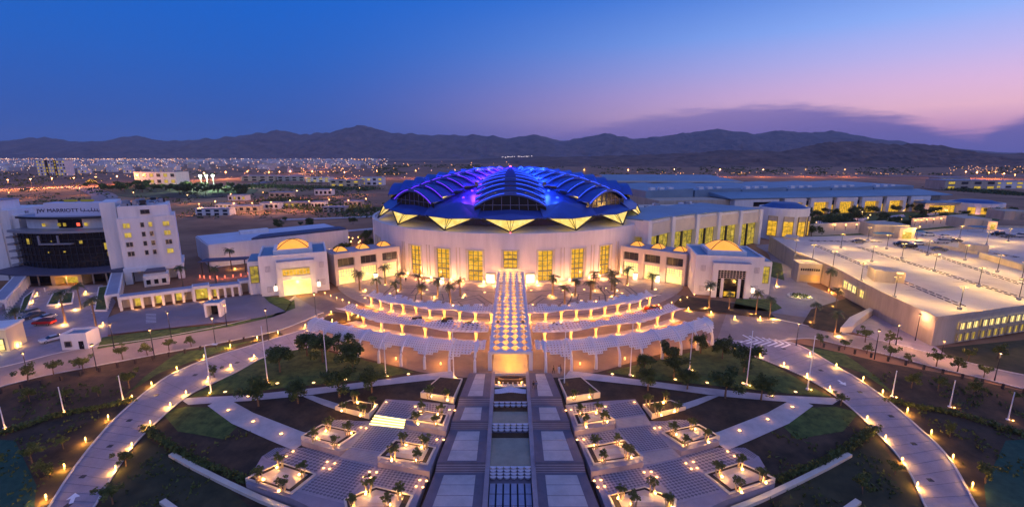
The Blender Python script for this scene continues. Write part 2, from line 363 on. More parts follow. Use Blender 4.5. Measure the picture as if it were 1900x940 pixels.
def road_pts(l): return [tuple(G(*p)) for p in l]
def build_grounds():
    sheet('garden', [(-300, 770), (0, 712), (200, 672), (400, 640), (560, 600), (947, 640), (1330, 610), (1500, 640), (1640, 672), (1900, 725), (2200, 790), (2300, 1050), (947, 1080), (-400, 1050)], SOIL, .0, 'dark planted soil of the gardens in the foreground')
    # compound paving under the hotel forecourt, the plaza and the halls
    sheet('forecourt', [(560, 640), (500, 605), (520, 570), (548, 552), (600, 548), (760, 515), (1140, 515), (1262, 548), (1350, 560), (1420, 560), (1500, 585), (1520, 612), (1440, 650), (1330, 640), (1240, 652), (1110, 690), (1040, 700), (860, 700), (780, 690), (640, 655)], mat('forecourt_paving', (.24, .165, .125), .8, .18, .3), .04, 'paved forecourt driveway below the round hall', 'driveway')
    # outer access roads
    def lane(name, u, l, m, lift, label):
        a = curve(road_pts(u)); b = curve(road_pts(l)); o = sheet(name, None, m, lift, label, 'road', world=[tuple(p) for p in a] + [tuple(p) for p in reversed(b)])
        for c in (a, b):
            mb = MB(); D_ = dense(c, 2.)
            for p, q in zip(D_[:-1], D_[1:]): mb.bar((p.x, p.y, zt(p.y) + lift + .05), (q.x, q.y, zt(q.y) + lift + .05), .28, .16)
            part('kerb', mb, KERB, o)
        if name == 'ring_drive':
            n_ = min(len(a), len(b)); rnd = random.Random(4)
            for i in range(2, len(a) - 1, 2):
                p = a[i]; q = b[min(len(b) - 1, round(i * (len(b) - 1) / (len(a) - 1)))]; mb = MB(); p2 = p.lerp(q, .02); q2 = p.lerp(q, .98)
                mb.bar((p2.x, p2.y, zt(p2.y) + lift + .012), (q2.x, q2.y, zt(q2.y) + lift + .012), .06, .012); part('joint', mb, DARKP, o)
            for i in range(1, len(a) - 2, 7):
                p = a[i].lerp(b[min(len(b) - 1, i)], rnd.uniform(.3, .7)); mb = MB(); mb.box(p.x - .4, p.x + .4, p.y - .4, p.y + .4, zt(p.y) + lift - .05, zt(p.y) + lift + .03); part('drain_cover', mb, DARKM, o)
        return o
    lane('road', [(-260, 742), (0, 682), (130, 651), (300, 626), (440, 598), (505, 577), (548, 550)], [(-260, 790), (0, 718), (120, 690), (300, 656), (420, 634), (520, 612), (600, 580)], ROADC, .08, 'asphalt access road passing the hotel on the left')
    lane('road', [(1350, 575), (1440, 592), (1560, 618), (1640, 634), (1760, 664), (1900, 696), (2200, 760)], [(1330, 632), (1420, 634), (1500, 628), (1560, 640), (1640, 657), (1760, 688), (1900, 722), (2200, 800)], ROADC, .08, 'asphalt access road below the parking deck on the right')
    # ring drives
    lane('ring_drive', [(88, 945), (130, 880), (180, 815), (230, 762), (300, 706), (380, 668), (470, 640), (590, 604)], [(172, 945), (205, 890), (250, 825), (300, 775), (355, 731), (430, 695), (500, 660), (600, 640)], LILAC, .12, 'curving paved ring drive on the left')
    lane('ring_drive', [(1420, 630), (1480, 640), (1560, 685), (1640, 738), (1700, 790), (1760, 850), (1815, 945)], [(1300, 632), (1400, 662), (1500, 704), (1560, 742), (1620, 796), (1680, 865), (1720, 945)], LILAC, .12, 'curving paved ring drive on the right')
    # pale garden paths, mirrored about the axis
    for s, side in ((0, 'left'), (1, 'right')):
        X = (lambda x: mx(x)) if s else (lambda x: x)
        T = lambda l: [(X(x), y) for x, y in l]
        a = [(332, 739), (460, 733), (600, 718), (720, 703), (838, 688), (846, 700), (700, 716), (560, 735), (460, 744), (350, 751)]
        sheet('garden_path', T(a), PALE, .10, 'pale stone garden path crossing below the %s pergolas' % side, 'path')
        a = [(405, 743), (425, 741), (470, 766), (560, 801), (585, 808), (545, 836), (500, 817), (430, 786), (385, 753)]
        sheet('garden_path', T(a), PALE, .13, 'pale stone path curving down to the %s terraces' % side, 'path')
        sheet('garden_path', T([(560, 735), (580, 734), (630, 750), (660, 757), (640, 766), (600, 752)]), PALE, .12, 'narrow stone path between the dark beds on the %s' % side, 'path')
        sheet('lawn', T([(352, 736), (400, 712), (470, 672), (560, 640), (640, 660), (770, 690), (700, 702), (560, 716), (430, 730)]), GRASS, .06, 'lawn with dark trees beside the %s pergolas' % side, 'lawn')
        sheet('lawn', T([(300, 765), (345, 754), (392, 756), (440, 792), (415, 815), (380, 808), (330, 800)]), GRASS, .06, 'mown lawn patch inside the %s ring drive' % side, 'lawn')
        sheet('lawn', T([(180, 945), (215, 880), (270, 812), (330, 850), (420, 900), (470, 945)]), mat('rough_grass', (.022, .026, .010), .95, scale=.3, col2=(.060, .055, .026), bump=.6), .05, 'rough dry grass slope inside the %s ring drive' % side, 'grass')
        sheet('lawn', T([(230, 735), (300, 690), (420, 648), (470, 632), (420, 640), (330, 655), (310, 668)]), GRASS, .06, 'strip of lawn between the road and the %s ring drive' % side, 'lawn')
        sheet('turf_plot', T([(-80, 812), (28, 817), (68, 900), (62, 950), (-80, 950)]), TURF, .06, 'dark teal turf plot at the %s edge' % side, 'lawn')
        # hedges
        for nm, path, w, h, lab in (('hedge', [(-60, 820), (0, 806), (110, 772), (190, 757), (245, 744)], 2.2, .8, 'long low clipped hedge outside the %s ring drive'),
                                ('hedge', [(272, 796), (310, 826), (360, 856), (420, 880), (462, 897)], 2.6, .9, 'dark curved hedge inside the %s ring drive')):
            P = dense(curve(road_pts(T(path)), 6), .5); mb = MB(); rnd = random.Random(3 + s)
            for p in P:
                for k in range(44):
                    c = Vector((p.x + rnd.uniform(-w, w) * .5, p.y + rnd.uniform(-.3, .3), zt(p.y) + rnd.uniform(.1, h)))
                    a_ = Vector((rnd.gauss(0, 1), rnd.gauss(0, 1), rnd.gauss(0, 1))).normalized() * .2; b_ = Vector((rnd.gauss(0, 1), rnd.gauss(0, 1), rnd.gauss(0, 1))).normalized() * .2
                    mb.quad(c - a_, c + b_, c + a_, c - b_)
            tag(part(nm, mb, LEAF2 if h < .85 else LEAF), lab % side, 'hedge')
        # curved low garden walls
        for path, lab in (([(318, 845), (360, 868), (420, 898), (480, 926), (545, 952)], 'long pale curved kerb wall in the %s foreground garden'), ([(302, 932), (330, 952)], 'short pale kerb wall end at the bottom %s')):
            P = dense(road_pts(T(path)), 2.); mb = MB()
            for p, q in zip(P[:-1], P[1:]): mb.bar((p.x, p.y, p.z + .15), (q.x, q.y, q.z + .15), .8, .7)
            tag(part('garden_wall', mb, CREAM), lab % side, 'wall')
    # painted markings
    mk = MB()
    for k in range(7):
        a = G(1378 + k * 12, 622 + k * 1.6); b = G(1394 + k * 12, 630 + k * 1.6); c = G(1372 + k * 13, 636 + k * 1.6)
        mk.bar((a.x, a.y, a.z + .17), (b.x, b.y, b.z + .17), .45, .012); mk.bar((b.x, b.y, b.z + .17), (c.x, c.y, c.z + .17), .45, .012)
    tag(part('chevron_marking', mk, PAINT), 'white painted chevrons where the right roads merge', 'road marking')
    mk = MB()
    for k in range(7):
        a = G(271, 584 + k * 2.6); b = G(290, 583.4 + k * 2.6); mk.bar((a.x, a.y, .26), (b.x, b.y, .26), .25, .012)
    tag(part('hatch_marking', mk, PAINT), 'white hatched box painted on the hotel car park', 'road marking')
    for (a, b), lab in ((((132, 935), (140, 915)), 'white arrow painted on the bottom of the left ring drive'), (((1555, 706), (1570, 716)), 'white arrow painted on the right ring drive')):
        A = G(*a); B = G(*b); mk = MB(); d = (B - A).normalized(); n_ = Vector((-d.y, d.x, 0))
        L_ = (B - A).length; zz = .17
        P = lambda t, w: (A.x + d.x * t + n_.x * w, A.y + d.y * t + n_.y * w, zt(A.y + d.y * t) + zz)
        mk.quad(P(0, -.25), P(L_ * .55, -.25), P(L_ * .55, .25), P(0, .25)); mk.quad(P(L_ * .5, -.8), P(L_, 0), P(L_ * .5, .8))
        tag(part('arrow_marking', mk, PAINT), lab, 'road marking')
build_grounds()

# ------------------------------------------------------------------ round hall
RC = Vector((0, 224, 0)); RR = 65.; RIM = 18.0
def polar(r, a, z, c=(0, 0)): return (c[0] + r * math.sin(a), c[1] - r * math.cos(a), z)   # angle 0 faces the camera
def build_hall():
    t = thing('round_hall', 'huge round white hall with glowing blue and violet vaulted star roof', 'building', RC)
    D = math.radians
    wins = [(k * 11.25, 2.75, .4, 11.6) for k in (-3, -2, -1, 1, 2, 3)] + [(0, 2.5, 5.4, 11.8)]
    wins += [(s * a, 1.5, .4, 11.2) for s in (-1, 1) for a in (58, 62.5)] + [(s * a, 2.2, .4, 11.2) for s in (-1, 1) for a in (-0, ) if a]
    # wall built as cells with real openings
    bl = {0., 360.}
    for k in range(0, 361, 3): bl.add(float(k))
    ops = []
    for a, hw, z0, z1 in wins:
        w = math.degrees(hw / RR); ops.append((a % 360, w, z0, z1)); bl.add((a - w) % 360); bl.add((a + w) % 360)
    bl = sorted(bl); zs = sorted({0., .4, 5.4, 11.2, 11.6, 11.8, RIM})
    def opened(a, z):
        for c, w, z0, z1 in ops:
            da = (a - c + 180) % 360 - 180
            if abs(da) < w - 1e-6 and z0 < z < z1: return True
        return False
    mb = MB(); RI = RR - 1.3
    for a0, a1 in zip(bl[:-1], bl[1:]):
        if a1 - a0 < 1e-5: continue
        for z0, z1 in zip(zs[:-1], zs[1:]):
            if not opened((a0 + a1) / 2, (z0 + z1) / 2):
                mb.quad(polar(RR, D(a0), z0), polar(RR, D(a1), z0), polar(RR, D(a1), z1), polar(RR, D(a0), z1))
    for c, w, z0, z1 in ops:
        a0, a1 = D(c - w), D(c + w)
        mb.quad(polar(RR, a0, z0), polar(RI, a0, z0), polar(RI, a0, z1), polar(RR, a0, z1)); mb.quad(polar(RI, a1, z0), polar(RR, a1, z0), polar(RR, a1, z1), polar(RI, a1, z1))
        mb.quad(polar(RR, a0, z1), polar(RI, a0, z1), polar(RI, a1, z1), polar(RR, a1, z1)); mb.quad(polar(RI, a0, z0), polar(RR, a0, z0), polar(RR, a1, z0), polar(RI, a1, z0))
    n = 120     # rim, parapet and roof deck
    for k in range(n):
        a0, a1 = 2 * PI * k / n, 2 * PI * (k + 1) / n
        for (r0, z0), (r1, z1) in (((RR, RIM), (RR - 1.2, RIM)), ((RR - 1.2, RIM), (RR - 1.2, RIM - .9)), ((RR - 1.2, RIM - .9), (50, RIM + .3))):
            mb.quad(polar(r0, a0, z0), polar(r0, a1, z0), polar(r1, a1, z1), polar(r1, a0, z1))
    part('wall', mb, mat('hall_plaster', (.74, .67, .65), .85, .09, .45, streak=True), t)
    for c, w, z0, z1 in ops:
        a0, a1 = c - w, c + w; mb = MB(); R2 = RR - 1.0
        mb.quad(polar(R2, D(a0), z0), polar(R2, D(a1), z0), polar(R2, D(a1), z1), polar(R2, D(a0), z1))
        wn = part('window', mb, YWIN, t)
        fr = MB(); nx = 3 if w > 1.5 else 2; ny = 6 if z0 < 2 else 4
        for i in range(nx + 1):
            a = D(a0 + (a1 - a0) * i / nx); fr.bar(polar(R2 + .1, a, z0), polar(R2 + .1, a, z1), .22, .22, Vector((math.sin(a), -math.cos(a), 0)))
        for j in range(ny + 1):
            z = z0 + (z1 - z0) * j / ny; fr.bar(polar(R2 + .12, D(a0), z), polar(R2 + .12, D(a1), z), .2, .2 if j != 2 else .5)
        part('frame', fr, FRAME, wn)
        su = MB()    # stone surround standing proud of the wall
        for a in (a0 - .42, a1 + .42): su.bar(polar(RR + .1, D(a), z0), polar(RR + .1, D(a), z1 + .5), .5, .35, Vector((math.sin(D(a)), -math.cos(D(a)), 0)))
        su.bar(polar(RR + .12, D(a0 - .6), z1 + .3), polar(RR + .12, D(a1 + .6), z1 + .3), .35, .5)
        part('surround', su, CREAM, wn)
    for s in (-1, 1):      # grooves beside the windows on the flanks
        for a in (5.6, 16.9, 28.1, 39.5, 44):
            g = MB(); aa = D(s * a); 
            if a in (28.1, 16.9, 39.5):
                for k in (-.35, .35): b = aa + D(k * 1.6); g.bar(polar(RR + .06, b, 1), polar(RR + .06, b, 12.6), .28, .22, Vector((math.sin(b), -math.cos(b), 0)))
                part('pilaster_strip', g, CREAM, t)
    # roof: eight stepped barrel vaults, eight fans between them, sixteen clerestories
    W0 = 12.2; RV = W0 / math.tan(PI / 8)
    def half_w(r): return W0 if r >= RV else r * math.tan(PI / 8)
    def spring(r): return 37.2 - 11.4 * (min(r, 50) / 50) ** 1.9
    def ridge(r): return 38.4 - 8.0 * (r / 50) ** 2.2
    def arch(r, u, lift=0.):   # u in -1..1 across the vault
        return spring(r) + (ridge(r) - spring(r)) * (1 - abs(u) ** 1.9) + lift
    steps = [50.5, 45.5, 40.5, 35.5, 30.5, 25.5, 20.5, 15.5, 10.5, 5.5, 1.0]; nu = 12
    proto = []
    for j, (r0, r1) in enumerate(zip(steps[:-1], steps[1:])):
        mb = MB(); led = (MB(), MB())
        for i in range(nu + 1):
            u = -1 + 2 * i / nu
            for r, lf in ((r0 + .9, 1.55), (r0 + .9, .35), (r1, .0)):
                z = arch(min(r0, 50), u, lf) if r > r1 else arch(r1, u, .0)
                mb.v.append((u * half_w(min(r, r0) if r > r1 else r1) * (1 if r > r1 else 1), -r, z))
        for i in range(nu):
            a = 3 * i; b = 3 * (i + 1)
            mb.f += [(a, a + 1, b + 1, b), (a + 2, a, b, b + 2)]
        for i in range(nu):
            u0 = -1 + 2 * i / nu; u1 = -1 + 2 * (i + 1) / nu
            if abs(u0 + u1) < .3: continue
            p0 = (u0 * half_w(r0) * .99, -r0 - 1.02, arch(min(r0, 50), u0, 1.2)); p1 = (u1 * half_w(r0) * .99, -r0 - 1.02, arch(min(r0, 50), u1, 1.2))
            led[u0 + u1 > 0].bar(p0, p1, .07, .11)
        proto.append((mb.mesh('roof_shell'), led, j))
    for k in range(8):
        a = k * PI / 4
        for me, led, j in proto:
            sh = link('roof_shell', me, ROOFM, t, (0, 0, 0), a)
            if k in (0, 1, 2, 6, 7) and j < 10:
                viol = k == 7 or (k == 0 and j > 7)
                if k in (0, 1, 7): [part('light_strip', l_, VIOLED if viol else BLUELED, sh) for l_ in led]
        # glazed end arch of the vault
        mb = MB()
        for i in range(nu):
            u0 = -1 + 2 * i / nu; u1 = -1 + 2 * (i + 1) / nu
            mb.quad((u0 * W0, -50.2, 25.0), (u1 * W0, -50.2, 25.0), (u1 * W0, -50.2, arch(50, u1) + .9), (u0 * W0, -50.2, arch(50, u0) + .9))
        g = part('end_glazing', mb, DARKG, t, rz=a); fr = MB()
        for i in range(1, 8): u = -1 + 2 * i / 8; fr.bar((u * W0, -50.3, 25.0), (u * W0 * .96, -50.3, arch(50, u) - .1), .18, .18, Vector((0, 1, 0)))
        fr.bar((-W0, -50.35, 27), (W0, -50.35, 27), .18, .18); part('truss', fr, mat('truss_metal', (.12, .13, .25), .5), g)
    for k in range(16):
        a = k * PI / 8; even = k % 2 == 0
        rt, zt_, ze = 57.0, 21.9, 22.9
        hw = math.tan(PI / 16) * 54.5
        mb = MB()     # eave fan
        if even: pts = [(-W0, -49.0, 25.2), (-hw * .98, -54.0, ze), (0, -54.9, zt_ + .45), (hw * .98, -54.0, ze), (W0, -49.0, 25.2), (0, -48.5, 26.2)]; ctr = (0, -52.6, 24.2)
        else: pts = [(-3.4, -30.0, 32.2), (-9.8, -50, 26.1), (-hw * .98, -54.0, ze), (0, -54.9, zt_ + .45), (hw * .98, -54.0, ze), (9.8, -50, 26.1), (3.4, -30.0, 32.2)]; ctr = (0, -47.0, 27.3)
        n = len(pts); mb.v += pts + [(x, y, z - .45) for x, y, z in pts] + [ctr]
        for i in range(n): j = (i + 1) % n; mb.f.append((i, j, 2 * n)); mb.f.append((j, i, i + n, j + n))
        fan = part('eave_fan', mb, ROOFM, t, rz=a)
        # glowing inverted-triangle clerestory, leaning out, with dark frame and struts
        zb = 18.1; tip = (0, -57.6, zb); l = (-hw * .86, -54.0, ze - .35); r = (hw * .86, -54.0, ze - .35); m = (0, -54.7, zt_ + .1)
        mb = MB(); mb.quad(l, tip, m); mb.quad(m, tip, r)
        cl = part('clerestory', mb, YPANEL, t, rz=a)
        fr = MB()
        for p, q, w in ((l, tip, .4), (tip, r, .4), (m, tip, .16), ((-1.2, -54.6, zt_), tip, .12), ((1.2, -54.6, zt_), tip, .12)): 
            p = Vector(p) + Vector((0, -.15, .1)); q = Vector(q) + Vector((0, -.15, .1)); fr.bar(p, q, w, w)
        part('frame', fr, DARKM, cl)
    # coloured floodlights in the roof valleys
    vb = (.05, .16, 1.0); vv = (.32, .05, 1.0)
    fl = MB().lathe([(.5, 0), (.5, .5), (.35, .6)], 8).mesh('valley_floodlight'); fl.materials.append(BLUELED)
    flv = MB().lathe([(.5, 0), (.5, .5), (.35, .6)], 8).mesh('valley_floodlight'); flv.materials.append(VIOLED)
    for a, c, me in ((22.5, vb, fl), (-22.5, vv, flv), (67.5, vb, fl), (-67.5, (.14, .12, 1), fl), (112.5, vb, fl), (-112.5, vb, fl)):
        for r, e in ((44, 700), (37, 1100), (30, 2200), (23, 2600), (16, 2200), (9, 1400)):
            x, y, _ = polar(r * 1.09, D(a), 0); z = (spring(r) if r < RV else 32.4 - (r - RV) * .30) + .5
            o = link('valley_floodlight', me, None, t, (x, y, z)); lamp(o, (0, 0, 3.2), e * 2.0, c, 1.0)
    for o in list(bpy.data.objects):
        if o.parent == t and o.name.split('.')[0] in ('roof_shell', 'end_glazing', 'eave_fan', 'clerestory'): o.scale = (1.09, 1.09, 1)
    b = part('beacon', MB().lathe([(.25, 0), (.25, 1), (.45, 1.1), (.45, 1.8), (.1, 2)], 8), REDL, t, loc=(0, -2, 38.2))
    part('beacon', MB().lathe([(.2, 0), (.2, .5), (.1, .6)], 8), REDL, t, loc=(0, -63.2, RIM - .3))
    # wall washers between the windows
    wm = MB().box(-.3, .3, -.5, 0, 0, .9).mesh('wall_washer'); wm.materials.append(mat('washer_lens', (1, .8, .5), emit=3.2, ecol=(1, .62, .2), sample=False))
    for k in (-4, -3.4, -2.5, -1.5, -.55, .55, 1.5, 2.5, 3.4, 4):
        for s in (-1, 1):
            a = D(k * 11.25 + s * 2.0); x, y, _ = polar(RR + 1.3, a, 0)
            o = link('wall_washer', wm, None, t, (x, y, .3), a); lamp(o, (0, -2.4, .8), 1050, (1, .40, .13), .3)
    pl = MB()
    for k in range(20):
        a0, a1 = D(-26 + k * 2.6), D(-26 + (k + 1) * 2.6)
        if abs(k - 9.5) < 2: continue
        for (r0, z0), (r1, z1) in (((RR + 2.0, 0), (RR + 2.0, .4)), ((RR + 2.0, .4), (RR - .1, .4))): pl.quad(polar(r0, a0, z0), polar(r0, a1, z0), polar(r1, a1, z1), polar(r1, a0, z1))
    part('plinth', pl, CREAM, t)
    for s in (-1, 1):    # lit display boxes either side of the entrance
        o = part('display_case', MB().box(-1.4, 1.4, -.8, .2, .3, 3.4), mat('display_lens', (1, .8, .6), emit=2.2, ecol=(1, .70, .42)), t, loc=polar(RR + .3, D(s * 6.2), 0), rz=D(s * 6.2))
        f = MB(); f.box(-1.7, 1.7, -.9, .3, 3.4, 3.7); f.box(-1.7, -1.4, -.9, .3, 0, 3.4); f.box(1.4, 1.7, -.9, .3, 0, 3.4); part('case_frame', f, CREAM, o)
build_hall()
# ------------------------------------------------------------------ wings and gate pavilions
def window(parent, w, h, m, loc, rz=0., depth=.25, nx=2, ny=2, fm=None, fw=.14):
    """window: frame standing proud, pane set back inside it, glazing bars; local x runs along the wall, -y is outside"""
    key = (w, h, nx, ny, fw, depth)
    if key not in WC:
        f = MB(); f.box(-w / 2, w / 2, -depth, .02, h, h + fw); f.box(-w / 2 - fw, -w / 2, -depth, .02, -fw, h + fw); f.box(w / 2, w / 2 + fw, -depth, .02, -fw, h + fw); f.box(-w / 2, w / 2, -depth - .1, .02, -fw, 0)
        for i in range(1, nx): x = -w / 2 + w * i / nx; f.box(x - .05, x + .05, -.16, 0, 0, h)
        for j in range(1, ny): z = h * j / ny; f.box(-w / 2, w / 2, -.14, -.01, z - .05, z + .05)
        WC[key] = (f.mesh('window'), MB().quad((-w / 2, -.06, 0), (w / 2, -.06, 0), (w / 2, -.06, h), (-w / 2, -.06, h)).mesh('pane'))
    fme, pme = WC[key]
    fm = fm or FRAME
    k2 = (key, fm.name)
    if k2 not in WM: me = fme.copy(); me.materials.append(fm); WM[k2] = me
    k3 = (key, m.name)
    if k3 not in WM: me = pme.copy(); me.materials.append(m); WM[k3] = me
    o = link('window', WM[k2], None, parent, loc, rz); link('pane', WM[k3], None, o); return o
WC = {}; WM = {}

def dome_mesh(r, h, n=12):
    """pillow lantern on a square base"""
    mb = MB()
    for j in range(n + 1):
        for i in range(n + 1):
            u = -1 + 2 * i / n; v = -1 + 2 * j / n; mb.v.append((u * r, v * r, h * (1 - u * u) ** .6 * (1 - v * v) ** .6))
    for j in range(n):
        for i in range(n): a = j * (n + 1) + i; mb.f.append((a, a + 1, a + n + 2, a + n + 1))
    rb = MB()
    for a, b in (((-1, -1), (1, 1)), ((-1, 1), (1, -1))):
        P = []
        for k in range(13): t = -1 + 2 * k / 12; P.append((t * r * a[0] * -1 if a[0] == -1 else 0, 0, 0))
        P = [(r * (a[0] + (b[0] - a[0]) * k / 12), r * (a[1] + (b[1] - a[1]) * k / 12), h * (1 - (-1 + k / 6) ** 2) ** 1.2 + .06) for k in range(13)]
        rb.tube(P, .12, 5)
    return mb.mesh('dome'), rb.mesh('rib')

def build_wings():
    dm, rb = dome_mesh(2.1, 1.5); dm.materials.append(YDOME); rb.materials.append(DARKM)
    dm2, rb2 = dome_mesh(4.9, 2.5); dm2.materials.append(YDOME); rb2.materials.append(DARKM)
    for me in (dm, dm2):
        for p in me.polygons: p.use_smooth = True
    for s in (-1, 1):
        side = 'left' if s < 0 else 'right'
        # two-storey link gallery
        A = Vector((s * 61.5, 155.6, 0)); B = Vector((s * 42.2, 170.5, 0)); L = (B - A).length
        ang = math.atan2((B - A).y, (B - A).x) if s < 0 else math.atan2((A - B).y, (A - B).x)
        o = A if s < 0 else B
        t = thing('link_gallery', 'two-storey cream link gallery with lit bays between round hall and %s gate pavilion' % side, 'building', o, ang)
        mb = MB(); hh = 10.9; bay = L / 3
        mb.box(0, L, .6, 11, 0, hh)            # body
        for k in range(4):
            x = k * bay; mb.box(max(0, x - 1.1), min(L, x + 1.1), -.5, .6, 0, hh)
        mb.box(0, L, -.52, .6, 9.6, hh + .5); mb.box(0, L, -.3, .6, 5.6, 6.6)
        part('wall', mb, mat('gallery_plaster', (.62, .52, .45), .85, .06, .2), t)
        part('roof', MB().box(.3, L - .3, .7, 10.8, hh, hh + .25), GREYROOF, t)
        for k in range(3):
            xc = (k + .5) * bay; w = bay - 2.6
            window(t, w, 2.7, WINDK, (xc, .55, 6.7), nx=3, ny=1)
            d = part('doorway', MB().quad((xc - w / 2, .5, 0), (xc + w / 2, .5, 0), (xc + w / 2, .5, 5.5), (xc - w / 2, .5, 5.5)), BRIGHTW, t)
            g = MB()
            for i in range(7): x = xc - w / 2 + w * i / 6; g.box(x - .06, x + .06, .2, .42, 2.9, 5.5)
            for j in range(4): z = 3.0 + j * .8; g.box(xc - w / 2, xc + w / 2, .2, .4, z, z + .14)
            part('lattice', g, CREAM, d)
            lamp(d, (xc, -2.2, 3.0), 420, WCOL, .4)
        for k in range(3):
            l = link('lantern_dome', dm, None, t, ((k + .5) * bay, 5.2, hh + .5)); link('rib', rb, None, l)
            part('curb', MB().box(-2.5, 2.5, -2.5, 2.5, -.5, .02), GREYROOF, l)
        # gate pavilion
        if s < 0: o = Vector((-62.6, 150.4, 0)); ang = math.radians(157); 
        # local frame: x to the right along the front, front at y=0
        fr = math.radians(34) if s < 0 else math.radians(-20)
        base = Vector((-80.6, 142.6, 0)) if s < 0 else Vector((60.5, 145.5, 0))
        fr = math.radians(24) if s < 0 else math.radians(-11)
        W = 20.5; Dp = 19; HT = 13.4
        t = thing('gate_pavilion', ('white cubic gate pavilion with bright yellow drive-through doorway, left of the plaza' if s < 0 else 'white cubic gate pavilion with dark glazed doorway, right of the plaza'), 'building', base, fr)
        mb = MB(); mb.box(0, W, 0, Dp, 0, HT - .9)
        for b in ((0, W, 0, .5), (0, W, Dp - .5, Dp), (0, .5, .5, Dp - .5), (W - .5, W, .5, Dp - .5)): mb.box(*b, HT - .9, HT)
        mb.box(5.0, 16.5, -2.2, 0, 9.2, 11.4); mb.box(5.0, 6.6, -2.2, 0, 0, 9.2); mb.box(14.9, 16.5, -2.2, 0, 0, 9.2)
        if s < 0: mb.box(6.6, 14.9, -2.2, -.0, 5.3, 6.5)
        part('wall', mb, WHITE, t)
        mb = MB(); xx = -3.6 if s < 0 else W; mb.box(xx, xx + 3.6, 3.5, Dp - 3, 0, 11.2); part('side_bay', mb, WHITE, t)
        sb = MB(); sb.box(xx + .3, xx + 3.3, 3.8, Dp - 3.3, 11.2, 11.5); part('side_bay_roof', sb, BLUEROOF, t)
        window(t, 2.2, 5.4, GWIN, (xx + 1.8, 3.48, 4.2), nx=2, ny=4)
        part('roof', MB().box(.5, W - .5, .5, Dp - .5, HT - .9, HT - .5), BLUEROOF, t)
        part('porch_roof', MB().box(5.2, 16.3, -2.0, -.02, 11.4, 11.55), GREYROOF, t)
        cb = part('lantern_curb', MB().box(4.2, 16.2, 3.5, 15.5, HT - .5, HT + .9), WHITE, t)
        l = link('lantern_dome', dm2, None, t, (10.2, 9.5, HT + .9)); link('rib', rb2, None, l)
        if s < 0:
            d = part('doorway', MB().quad((6.6, -1.6, 0), (14.9, -1.6, 0), (14.9, -1.6, 5.3), (6.6, -1.6, 5.3)), BRIGHTW, t)
            lamp(d, (10.7, -4.6, 3.6), 1000, (1, .58, .10), .5)
            window(t, 8.0, 1.9, YWIN, (10.75, -1.7, 6.8), nx=8, ny=1, fm=CREAM)
        else:
            d = part('doorway', MB().quad((6.6, -1.2, 0), (14.9, -1.2, 0), (14.9, -1.2, 9.2), (6.6, -1.2, 9.2)), DARKG, t)
            g = MB()
            for i in range(10): x = 6.6 + 8.3 * i / 9; g.box(x - .07, x + .07, -1.6, -1.4, 6.4, 9.2)
            for j in range(5): z = 6.4 + j * .65; g.box(6.6, 14.9, -1.62, -1.42, z, z + .12)
            part('lattice', g, CREAM, d)
            for x in (8.2, 13.3): part('column', MB().box(x - .4, x + .4, -1.9, -1.3, 0, 6.3), WHITE, d)
            part('lobby_light', MB().box(9, 12.4, -1.5, -1.3, .4, 2.0), YWIN, d)
        for x, z in ((2.4, 8.2), (2.4, 1.4), (18.6, 8.2), (18.6, 2.2)):
            sc = MB()
            sc.box(x - .7, x + .7, -.12, 0, z, z + .12)
            for i in range(4): sc.box(x - .7 + i * .42, x - .58 + i * .42, -.14, 0, z + .12, z + 1.7)
            sc.box(x - .7, x + .7, -.12, 0, z + 1.7, z + 1.82)
            part('screen_panel', sc, mat('screen_stone', (.46, .42, .46), .8), t)
        for x in (4.3, 17.2):
            o = part('wall_lantern', MB().box(x - .45, x + .45, -3.2, -2.4, 2.4, 3.8), mat('lantern_lens', (1, .9, .8), emit=2.6, ecol=(1, .74, .5)), t)
            part('bracket', MB().box(x - .1, x + .1, -2.4, 0, 3.8, 4.0), DARKM, o)
build_wings()

# ------------------------------------------------------------------ plaza, pergolas, entrance canopy
PC = (0, 188.); PR = 69.4
def arc(r, a, z, c=PC): return (c[0] + r * math.sin(a), c[1] - r * math.cos(a), z)
def build_plaza():
    am = math.asin(60 / PR); n = 40
    poly = [arc(PR, -am + 2 * am * i / n, 0)[:2] for i in range(n + 1)] + [(61, 160), (42, 173), (30, 172), (-30, 172), (-42, 173), (-61, 160)]
    struct('plaza', MB().prism(poly, -.1, .16), mat('plaza_paving', (.36, .275, .235), .75, .16, .5), 'paved palm plaza in front of the round hall', 'plaza')
    pl = bpy.data.objects['plaza']
    # dark inlaid bands: lozenges between the palms and concentric lines
    for s in (-1, 1):
        for k in range(3):
            a0 = s * (.10 + k * .26); a1 = a0 + s * .26; am_ = (a0 + a1) / 2
            for ra, rb in ((45, 62),):
                P = [arc(ra, am_, 0), arc((ra + rb) / 2, a1, 0), arc(rb, am_, 0), arc((ra + rb) / 2, a0, 0), arc(ra, am_, 0)]
                for i in range(4): mb = MB(); mb.bar((*P[i][:2], .175), (*P[i + 1][:2], .175), .42, .012); part('inlay_band', mb, INLAY, pl)
                Q = [Vector(p).lerp(Vector(arc((ra + rb) / 2, am_, 0)), .36) for p in P]
                for i in range(4): mb = MB(); mb.bar((Q[i].x, Q[i].y, .185), (Q[i + 1].x, Q[i + 1].y, .185), .3, .012); part('inlay_band', mb, INLAY, pl)
        for r in (41, 65.5):
            mb = MB()
            for i in range(30):
                a0 = s * (.09 + i * .026); a1 = s * (.09 + (i + 1) * .026); mb.quad(arc(r - .2, a0, .195), arc(r - .2, a1, .195), arc(r + .2, a1, .195), arc(r + .2, a0, .195))
            part('inlay_band', mb, INLAY, pl)

